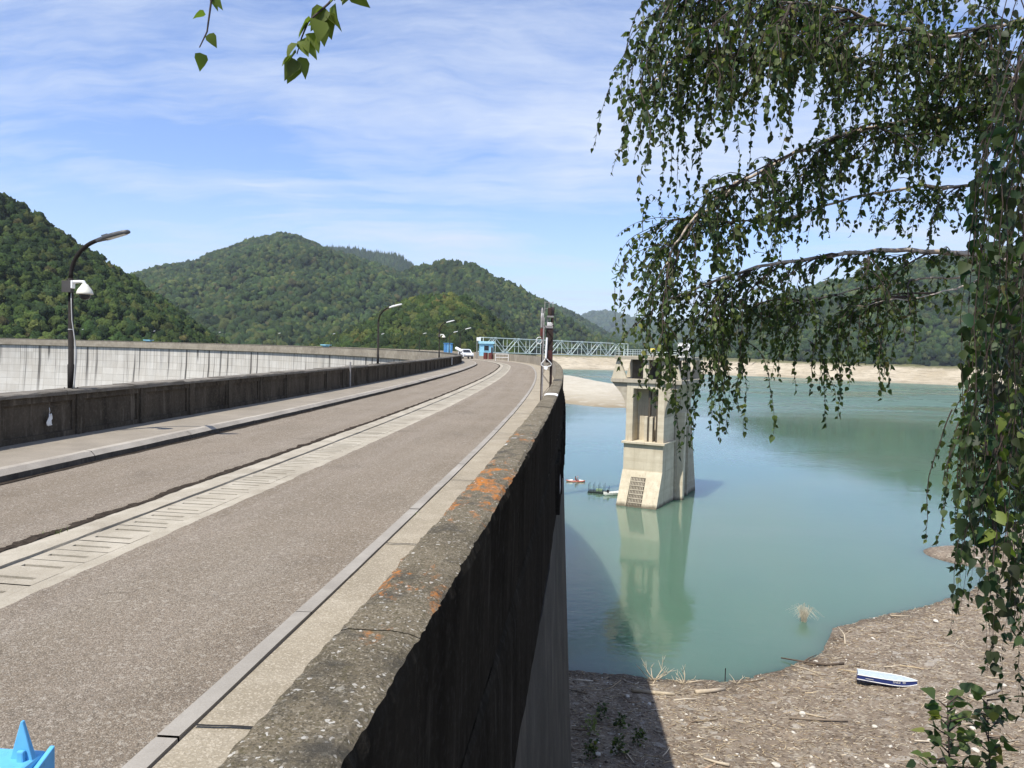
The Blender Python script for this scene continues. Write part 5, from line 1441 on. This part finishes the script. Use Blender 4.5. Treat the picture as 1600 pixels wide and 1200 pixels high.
# ------------------------------------------------------------------ leaves
def leaf_mat():
    k = NT('birch_leaf', .5, .22)
    c = k.attr('tint'); k.col(c)
    tr = k.n('ShaderNodeBsdfTranslucent'); k.put(tr.inputs[0], k.mix(1, c, (1.5, 1.9, .7), 'MULTIPLY'))
    mx = k.n('ShaderNodeMixShader'); mx.inputs[0].default_value = .34
    out = k.t.nodes['Material Output']
    k.t.links.new(k.b.outputs[0], mx.inputs[1]); k.t.links.new(tr.outputs[0], mx.inputs[2]); k.t.links.new(mx.outputs[0], out.inputs[0])
    return k.m
M_LEAF = leaf_mat()
LEAFPAL = np.array([(.033, .052, .018), (.045, .067, .022), (.058, .081, .024), (.033, .057, .026), (.072, .090, .026), (.048, .061, .020)])
LEAFODD = np.array([(.15, .19, .035), (.20, .21, .05), (.14, .12, .045), (.12, .17, .05)])
class Leaves:
    def __init__(self): self.p, self.d, self.s, self.l, self.t = [], [], [], [], []
    def add(self, p, d, side, l, t=None):
        self.p.append(p); self.d.append(d); self.s.append(side); self.l.append(l); self.t.append(t)
    def build(self, name, parent=None, wide=.72, odd=.06, mat=None):
        p = np.array(self.p); d = np.array(self.d); s = np.array(self.s); l = np.array(self.l)[:, None]; n = len(p)
        d /= np.linalg.norm(d, axis=1)[:, None]
        s = s - d * (s * d).sum(1)[:, None]; s /= np.linalg.norm(s, axis=1)[:, None] + 1e-9
        nn = np.cross(d, s)
        # petiole then ovate blade with pointed tip, folded at the midrib and curled at the tip
        sh = [(0, 0, 0), (.22, .0, 0), (.32, .36, .10), (.32, -.36, .10), (.52, .42, .11), (.52, -.42, .11), (.55, 0, 0), (.78, .24, .03), (.78, -.24, .03), (1.05, 0, -.12)]
        W = []
        cu = rng.normal(0, .16, (n, 1)); wd = wide * rng.uniform(.8, 1.1, (n, 1))
        for x, y, z in sh: W.append(p + d * l * x + s * l * y * wd + nn * l * (z + cu * (x - .3) ** 2))
        V = np.stack(W, 1)
        f = np.array([(1, 3, 6, 2), (3, 5, 8, 6), (2, 6, 7, 4), (6, 8, 9, 7)])
        F = f[None] + (np.arange(n) * 10)[:, None, None]
        t = LEAFPAL[rng.integers(0, len(LEAFPAL), n)] * rng.uniform(.7, 1.75, (n, 1))
        o = rng.random(n) < odd
        t[o] = LEAFODD[rng.integers(0, 4, o.sum())] * rng.uniform(.6, 1., (o.sum(), 1))
        for i, q in enumerate(self.t):
            if q is not None: t[i] = q
        return np_mesh(name, V.reshape(-1, 3), F.reshape(-1, 4), mat or M_LEAF, np.repeat(t, 10, 0), parent)
def bark_mat():
    k = NT('birch_bark', .8, .2); p = k.coord('Object')
    c = k.mix(k.mr(k.noise(k.mp(p, (1, 1, 5)), 7, 5, .65), .42, .6), (.50, .43, .35), (.30, .24, .185))
    c = k.mix(k.mr(k.noise(p, 18, 5, .7), .55, .68), c, (.05, .042, .035))
    k.col(c); k.bump(k.noise(p, 60, 4), .4, .004); return k.m
M_BARK = bark_mat(); M_TWIG = plain('birch_twig', (.045, .030, .022), .8)
BX, BY = 4.15, 5.6
birch = empty('birch_tree', (BX, BY, -3.2), 0, 'weeping birch with hanging leafy twigs over the right of the view', 'tree')
mb = MB(); mb.tube([(BX + .15, BY + .1, -3.6), (BX, BY, -2), (BX - .05, BY, 1), (BX - .12, BY - .05, 3.4), (BX - .3, BY - .1, 5.6), (BX - .2, BY - .3, 7.6), (BX - .35, BY - .4, 9)], [.24, .19, .165, .14, .10, .06, .02], 14)
under(mb.build('trunk', M_BARK, smooth=True), birch)
LV = Leaves(); TW = MB()
def rv(): return Vector((random.gauss(0, 1), random.gauss(0, 1), random.gauss(0, 1)))
def hang(p, length, head, sp=.029, ls=(.035, .055), stiff=.55, tw=.0022, leaves=LV, t0=.08, cluster=.5, pal=None):
    """one pendulous twig carrying alternate leaves"""
    p = Vector(p); d = Vector(head).normalized(); st = .05; pts = [p.copy()]; n = max(3, int(length / st))
    for i in range(n):
        w = .12 + (1 - stiff) * .5 * min(1, i / 5)
        d = (d * (1 - w) + Vector((0, 0, -1)) * w + rv() * .09).normalized()
        p = p + d * st; pts.append(p.copy())
    TW.tube(pts, [tw * (1.35 - i / len(pts)) for i in range(len(pts))], 4, cap=False)
    L_ = st * n; q = length * t0; sg = 1
    while q < L_:
        i = min(n - 1, int(q / st)); fr = q / st - i; c = pts[i].lerp(pts[i + 1], fr); t = (pts[i + 1] - pts[i]).normalized()
        side = t.cross(rv()).normalized() * sg
        dl = (side * random.uniform(.25, .8) + t * .35 + Vector((0, 0, -1)) * random.uniform(.3, 1.0) + rv() * .15)
        k = random.uniform(*ls) * random.choice([.7, .85, 1, 1, 1.12])
        leaves.add(c[:], dl[:], rv()[:], k, pal)
        if random.random() < cluster:
            leaves.add(c[:], (dl + rv() * .7)[:], rv()[:], k * random.uniform(.6, .95), pal)
        sg = -sg; q += sp * random.uniform(.6, 1.5)
    return pts[-1]
LIMB = {
 'L1': [(3.78, 5.4, 2.05), (3.5, 5.0, 2.21), (3.06, 4.9, 2.33), (2.68, 4.8, 2.35), (2.31, 4.7, 2.35), (1.88, 4.6, 2.29), (1.47, 4.5, 2.21), (1.15, 4.4, 2.1), (0.84, 4.3, 1.98)],
 'L1b': [(3.06, 4.9, 2.33), (2.89, 4.8, 2.18), (2.63, 4.7, 2.1), (2.28, 4.6, 2.04), (1.97, 4.5, 1.99)],
 'L2': [(3.74, 5.4, 3.3), (3.47, 5, 3.43), (3.17, 4.9, 3.33), (2.87, 4.8, 3.25), (2.47, 4.7, 3.14), (1.92, 4.5, 2.99), (1.56, 4.4, 2.83), (1.21, 4.3, 2.62), (0.98, 4.2, 2.44), (0.84, 4.15, 2.26), (0.78, 4.1, 2.1)],
 'L3': [(3.72, 5.4, 3.2), (3.55, 5.1, 3.34), (3.18, 5, 3.47), (2.84, 4.9, 3.47), (2.5, 4.8, 3.44), (2.01, 4.7, 3.47), (1.61, 4.6, 3.46), (1.24, 4.5, 3.43), (1.0, 4.4, 3.38), (0.82, 4.3, 3.27), (0.72, 4.3, 3.15)],
 'L4': [(1.61, 4.6, 3.46), (1.53, 4.6, 3.51), (1.38, 4.5, 3.59), (1.2, 4.4, 3.67), (0.99, 4.3, 3.76)],
 'L5': [(3.62, 5.3, 4.5), (3.42, 5, 4.38), (2.67, 4.8, 4.11), (2.0, 4.6, 3.91), (1.38, 4.4, 3.76), (1.0, 4.2, 3.64), (0.82, 4.1, 3.57), (0.72, 4.1, 3.48)],
 'L6': [(3.66, 5.3, 4.0), (3.17, 4.6, 3.73), (2.68, 4.4, 3.57), (2.28, 4.2, 3.41), (1.96, 4.1, 3.41), (1.58, 4.0, 3.47), (1.22, 3.9, 3.45)],
 'L7': [(3.76, 5.4, 2.75), (3.28, 5.3, 2.88), (2.71, 5.2, 2.84), (2.2, 5.1, 2.73), (1.75, 5.0, 2.58), (1.35, 4.9, 2.51), (1.01, 4.8, 2.51), (0.82, 4.8, 2.42)],
 'L8': [(3.06, 4.9, 2.33), (2.88, 5.0, 2.23), (2.55, 5.0, 2.19), (2.18, 4.9, 2.11), (1.86, 4.8, 2.04), (1.55, 4.7, 2.0), (1.25, 4.6, 2.01)]}
RAD = {'L1': .026, 'L2': .022, 'L3': .022, 'L5': .024, 'L6': .015, 'L7': .013, 'L1b': .009, 'L4': .008, 'L8': .009}
#         twigs per metre, length range
DEN = {'L1': (17, (.15, .5)), 'L1b': (7, (.15, .4)), 'L2': (27, (.2, .65)), 'L3': (33, (.25, .8)), 'L4': (12, (.2, .5)), 'L5': (34, (.3, .9)), 'L6': (30, (.25, .85)), 'L7': (17, (.2, .52)), 'L8': (13, (.15, .42))}
def polyat(P, t):
    d = [0]
    for a, b in zip(P, P[1:]): d.append(d[-1] + (b - a).length)
    x = t * d[-1]
    for i in range(len(P) - 1):
        if x <= d[i + 1] + 1e-9:
            return P[i].lerp(P[i + 1], (x - d[i]) / max(1e-9, d[i + 1] - d[i])), (P[i + 1] - P[i]).normalized(), d[-1]
    return P[-1], (P[-1] - P[-2]).normalized(), d[-1]
for nm, P in LIMB.items():
    P = [Vector(p) for p in P]
    Q = []
    for i in range(len(P) - 1):
        for k in range(4): Q.append(P[i].lerp(P[i + 1], k / 4) + rv() * .008)
    Q.append(P[-1])
    mb = MB(); r0 = RAD[nm]; n = len(Q); mb.tube(Q, [r0 * (1 - .82 * (i / n) ** .8) for i in range(n)], 8)
    under(mb.build('limb', M_BARK, smooth=True), birch)
    dn, lr = DEN[nm]
    Ltot = polyat(P, 1)[2]
    for i in range(int(dn * Ltot)):
        t = random.uniform(.10, 1) ** .9
        c, tg, _ = polyat(P, t)
        h = tg * random.uniform(.2, 1.3) + Vector((random.gauss(0, .8), random.gauss(0, .8), random.uniform(-.4, .45)))
        ln = random.uniform(*lr) * (.75 + .5 * t)
        if nm in ('L1', 'L8', 'L1b') and t < .55: ln *= .75
        hang(c, ln, h, stiff=random.choice([.35, .7, .85, .95]))
    # finer side branches that spread sideways before weeping
    for i in range(int((5.5 if nm in ('L2', 'L3', 'L5', 'L6') else 2.5) * Ltot)):
        t = random.uniform(.15, .98); c, tg, _ = polyat(P, t)
        d = (tg + Vector((random.gauss(0, .6), random.gauss(0, .7), random.uniform(-.15, .45)))).normalized(); pts = [c.copy()]; p = c.copy(); ln = random.uniform(.3, .75)
        for k in range(8):
            d = (d + Vector((0, 0, -.09)) + rv() * .08).normalized(); p = p + d * ln / 8; pts.append(p.copy())
        TW.tube(pts, [.006 * (1.2 - k / 9) for k in range(9)], 5, cap=False)
        for k in range(2, 9):
            for _ in range(2):
                if random.random() < .72: hang(pts[k], random.uniform(.12, .5), d + rv() * .7, stiff=random.uniform(.3, .95))
F_ = 1200.
def W_(x, y, d):                       # only used while laying out the low fringe of the crown
    h = 542.1 + .0245 * (x - 800)
    return Vector(((x - 800) / F_ * d, d, EY - (y - h) / F_ * d * 1.0))
# long pendulous strands of the low fringe: (X, Y, top Z, length)
FR = [(1.02, 4.45, 1.75, .75), (1.11, 4.45, 1.80, .78), (1.20, 4.5, 1.72, .55), (1.30, 4.45, 1.80, .72), (1.37, 4.5, 1.62, .3), (1.70, 4.6, 1.80, .48), (1.78, 4.6, 1.77, .36), (1.87, 4.55, 1.68, .34),
      (1.96, 4.6, 1.70, .55), (2.05, 4.65, 1.75, .36), (2.15, 4.65, 1.70, .38), (2.2, 4.7, 1.80, .32), (2.36, 4.7, 1.86, .42), (1.06, 4.4, 2.0, .7), (.92, 4.3, 2.0, .62), (.84, 4.3, 2.0, .58), (.80, 4.2, 2.05, .45),
      (1.22, 4.5, 1.95, .62), (.98, 4.35, 1.9, .6), (1.15, 4.4, 2.0, .66), (.88, 4.3, 1.85, .5), (1.28, 4.5, 2.0, .7), (1.5, 4.5, 1.95, .3), (1.62, 4.55, 1.95, .4), (2.0, 4.6, 1.9, .5),
      (1.86, 4.6, 1.9, .5), (1.75, 4.6, 1.92, .4), (2.1, 4.7, 1.92, .4), (.80, 4.2, 1.9, .42), (1.0, 4.4, 2.0, .8), (1.16, 4.42, 1.7, .6)]
for X, Y, Z, ln in FR:
    for k in range(2):
        hang((X + random.gauss(0, .035), Y + random.gauss(0, .15), Z + random.uniform(-.05, .12)), ln * random.uniform(.8, 1.05), (random.gauss(-.2, .5), random.gauss(0, .5), -.3), stiff=.15, sp=.024, ls=(.032, .05))
# overhead crown, out of view, that keeps the visible foliage in dappled shade
for i in range(150):
    c = (random.uniform(.6, 4.4), random.uniform(.4, 4.6), random.uniform(4.6, 7.2))
    if c[2] < 1.7 + .5 * c[1] + .5: continue
    hang(c, random.uniform(.4, .9), rv(), sp=.03, ls=(.05, .08))
# the near curtain at the right edge
for i in range(96):
    d = random.choice([1.7, 1.9, 2.1, 2.4, 2.8]) + random.uniform(-.15, .15)
    px = 1602 - abs(random.gauss(0, 26)); X = (px - 800) / F_ * d
    z0 = EY + random.uniform(-.1, .46) * d * 1.1
    zend = EY - random.choice([-.05, .02, .05, .08, .14, .2, .3, .36]) * d + random.uniform(-.05, .05)
    if i < 9: zend = EY - random.uniform(.35, .52) * d
    hang((X, d, z0), max(.3, z0 - zend), (random.gauss(-.1, .3), random.gauss(0, .3), -.6), stiff=.15, sp=.034, ls=(.026, .048), cluster=.5, tw=.0011, pal=None if random.random() < .35 else (random.uniform(.018, .034), random.uniform(.034, .052), random.uniform(.012, .02)))
for i in range(38):
    d = random.uniform(2.9, 3.8); px = random.uniform(1488, 1600); X = (px - 800) / F_ * d
    z0 = EY - (random.uniform(-.35, .06) if px > 1550 else random.uniform(.02, .1)) * d; ye = random.choice([.08, .16, .24, .29]) if px > 1515 else random.uniform(.12, .27)
    hang((X, d, z0), max(.25, z0 - (EY - ye * d)), (random.gauss(-.15, .4), random.gauss(0, .4), -.5), stiff=.12, sp=.028, ls=(.03, .05))
# a sunlit yellow-green spray in the curtain
for (px, y) in ((1545, 690), (1560, 700), (1550, 740), (1556, 780), (1565, 640)):
    p = W_(px, y, 1.75); hang(p, .09, (.1, -.2, -.6), sp=.04, ls=(.05, .062), pal=(.13, .165, .035), cluster=.2)
# the overhanging limb above the camera with the two sprigs at the top of the view
LP = [Vector(p) for p in [(3.6, 5.2, 5.2), (2.6, 3.6, 4.6), (1.4, 2.3, 3.7), (.5, 1.6, 3.0), (-.05, 1.32, 2.62), (-.42, 1.22, 2.46), (-.62, 1.2, 2.40)]]
mb = MB(); mb.tube(LP, [.03, .022, .014, .009, .006, .004, .0025], 7); under(mb.build('limb', M_BARK, smooth=True), birch)
def sprig(path, lvs, pal):
    P = [Vector(p) for p in path]; TW.tube(P, [.0022 * (1.2 - i / len(P)) for i in range(len(P))], 5)
    for (t, dx, dz, l, dy) in lvs:
        c, _, _ = polyat(P, t); q = np.array(pal) * random.uniform(.75, 1.2)
        LV.add(c[:], (dx, dy, dz), (.6, random.uniform(-.8, .8), .35), l, q)
G1 = (.115, .145, .028)
def bunch(n, lo, hi, ls):
    return [(random.uniform(lo, hi), random.gauss(0, .45), -random.uniform(.5, 1.1), random.uniform(*ls), random.gauss(0, .4)) for _ in range(n)]
sprig([(-.44, 1.22, 2.46), (-.485, 1.25, 2.32), (-.492, 1.25, 2.25), (-.5, 1.25, 2.19), (-.512, 1.25, 2.165)],
      [(.58, -.45, -.9, .050, .1), (.66, .3, -1, .042, .0), (.82, -.7, -.2, .026, -.3), (1, .05, -1, .034, .1), (.5, .35, -.8, .045, .2), (.62, -.1, -1, .05, .3), (.9, .4, -.8, .028, .1)], (.11, .15, .03))
sprig([(-.05, 1.32, 2.62), (-.19, 1.25, 2.36), (-.235, 1.23, 2.30), (-.255, 1.22, 2.27)], bunch(9, .62, 1, (.038, .052)), G1)
sprig([(-.20, 1.25, 2.35), (-.275, 1.23, 2.26), (-.300, 1.22, 2.225), (-.325, 1.2, 2.19), (-.335, 1.2, 2.165), (-.342, 1.2, 2.14)],
      bunch(15, .42, .75, (.038, .055)) + bunch(8, .78, 1, (.03, .045)) + [(1, -.3, -1, .045, .0), (.98, .3, -1, .04, .2)], G1)
under(TW.build('twigs', M_TWIG), birch)
lv = LV.build('crown', odd=.05); under(lv, birch)
print('leaves', len(LV.p))

# ------------------------------------------------------------------ saplings at the lower right, plants in the dam's shadow
def sapling(base, top, n, ls, label, spread=.5, name='sapling', cat='sapling', pal=None):
    L2 = Leaves(); base = Vector(base); top = Vector(top); o = empty(name, base, 0, label, cat)
    mb = MB(); P = [base.lerp(top, i / 10) + Vector((.03 * math.sin(i * .9), .03 * math.cos(i * 1.3), 0)) for i in range(11)]
    mb.tube(P, [.007 * (1.2 - i / 11) for i in range(11)], 6); 
    for i in range(n):
        t = 1 - (i / n) * spread; c, tg, _ = polyat(P, t); a = i * 2.4 + random.uniform(-.4, .4)
        d = Vector((math.cos(a), math.sin(a), random.uniform(.2, .7))); ln = random.uniform(.05, .16) * (1.2 - .5 * t) * max(1, ls[0] / .06)
        e = c + d.normalized() * ln; mb.tube([c, e], [.004, .002], 4, cap=False)
        for k in range(3):
            L2.add(e.lerp(c, k * .3)[:], (d + rv() * .5 + Vector((0, 0, -.3)))[:], (rv() + Vector((-d.y, d.x, 0)) * 2)[:], random.uniform(*ls), pal)
    under(mb.build('stem', M_TWIG), o); under(L2.build('foliage', odd=.12, wide=.95), o)
sapling((1.80, 3.05, -2.3), (1.83, 3.1, .26), 54, (.045, .075), 'young leafy sapling on the bank at the bottom right', .30)
sapling((2.28, 3.5, -2.4), (2.25, 3.5, .10), 46, (.045, .08), 'second sapling at the right edge under the hanging twigs', .32)
PL_ = [(5.9, 46.0, 1.0, 'leafy plant in the dam shadow nearest the waterline'), (5.0, 43.6, 1.1, 'pale leaved plant close to the foot of the dam'), (6.9, 44.6, .8, 'low leafy plant near the edge of the dam shadow'),
       (6.3, 41.3, .9, 'broad leaved plant at the bottom of the view in shadow'), (4.7, 40.6, 1.0, 'leafy plant at the bottom edge beside the dam foot'), (7.6, 42.6, .7, 'small leafy plant beside the cut log in shadow')]
for x, y, h, l in PL_:
    z = float(shore_z(x, y)); sapling((x, y, z - .05), (x + .1, y, z + h), 22, (.16, .30), l, .9, 'leafy_plant', 'plant', None if 'pale' not in l else (.20, .22, .09))
# weeds in the cracks of the road
def weed(s, off, n, h, label):
    mb = MB(); c = Vector(cur(s, off, .0))
    for i in range(n):
        a = random.uniform(0, 2 * PI); b = c + Vector((random.gauss(0, .04), random.gauss(0, .07), 0)); k = h * random.uniform(.5, 1.2)
        d = Vector((math.cos(a) * .6, math.sin(a) * .6, 1)).normalized() * k; w = Vector((-d.y, d.x, 0)).normalized() * .004
        mb.add([b - w, b + w, b + d * .6 + w * .7, b + d, b + d * .6 - w * .7], [(0, 1, 2, 3, 4)])
    tag(mb.build('grass_tuft', plain('weed_green', (.12, .17, .04), .7)), label, 'weed')
weed(-59.2, 4.03, 40, .05, 'small grass tuft in the drain edge at the left of the view')
weed(-57.9, 1.21, 16, .035, 'tiny weed in the joint beside the orange lichen wall')
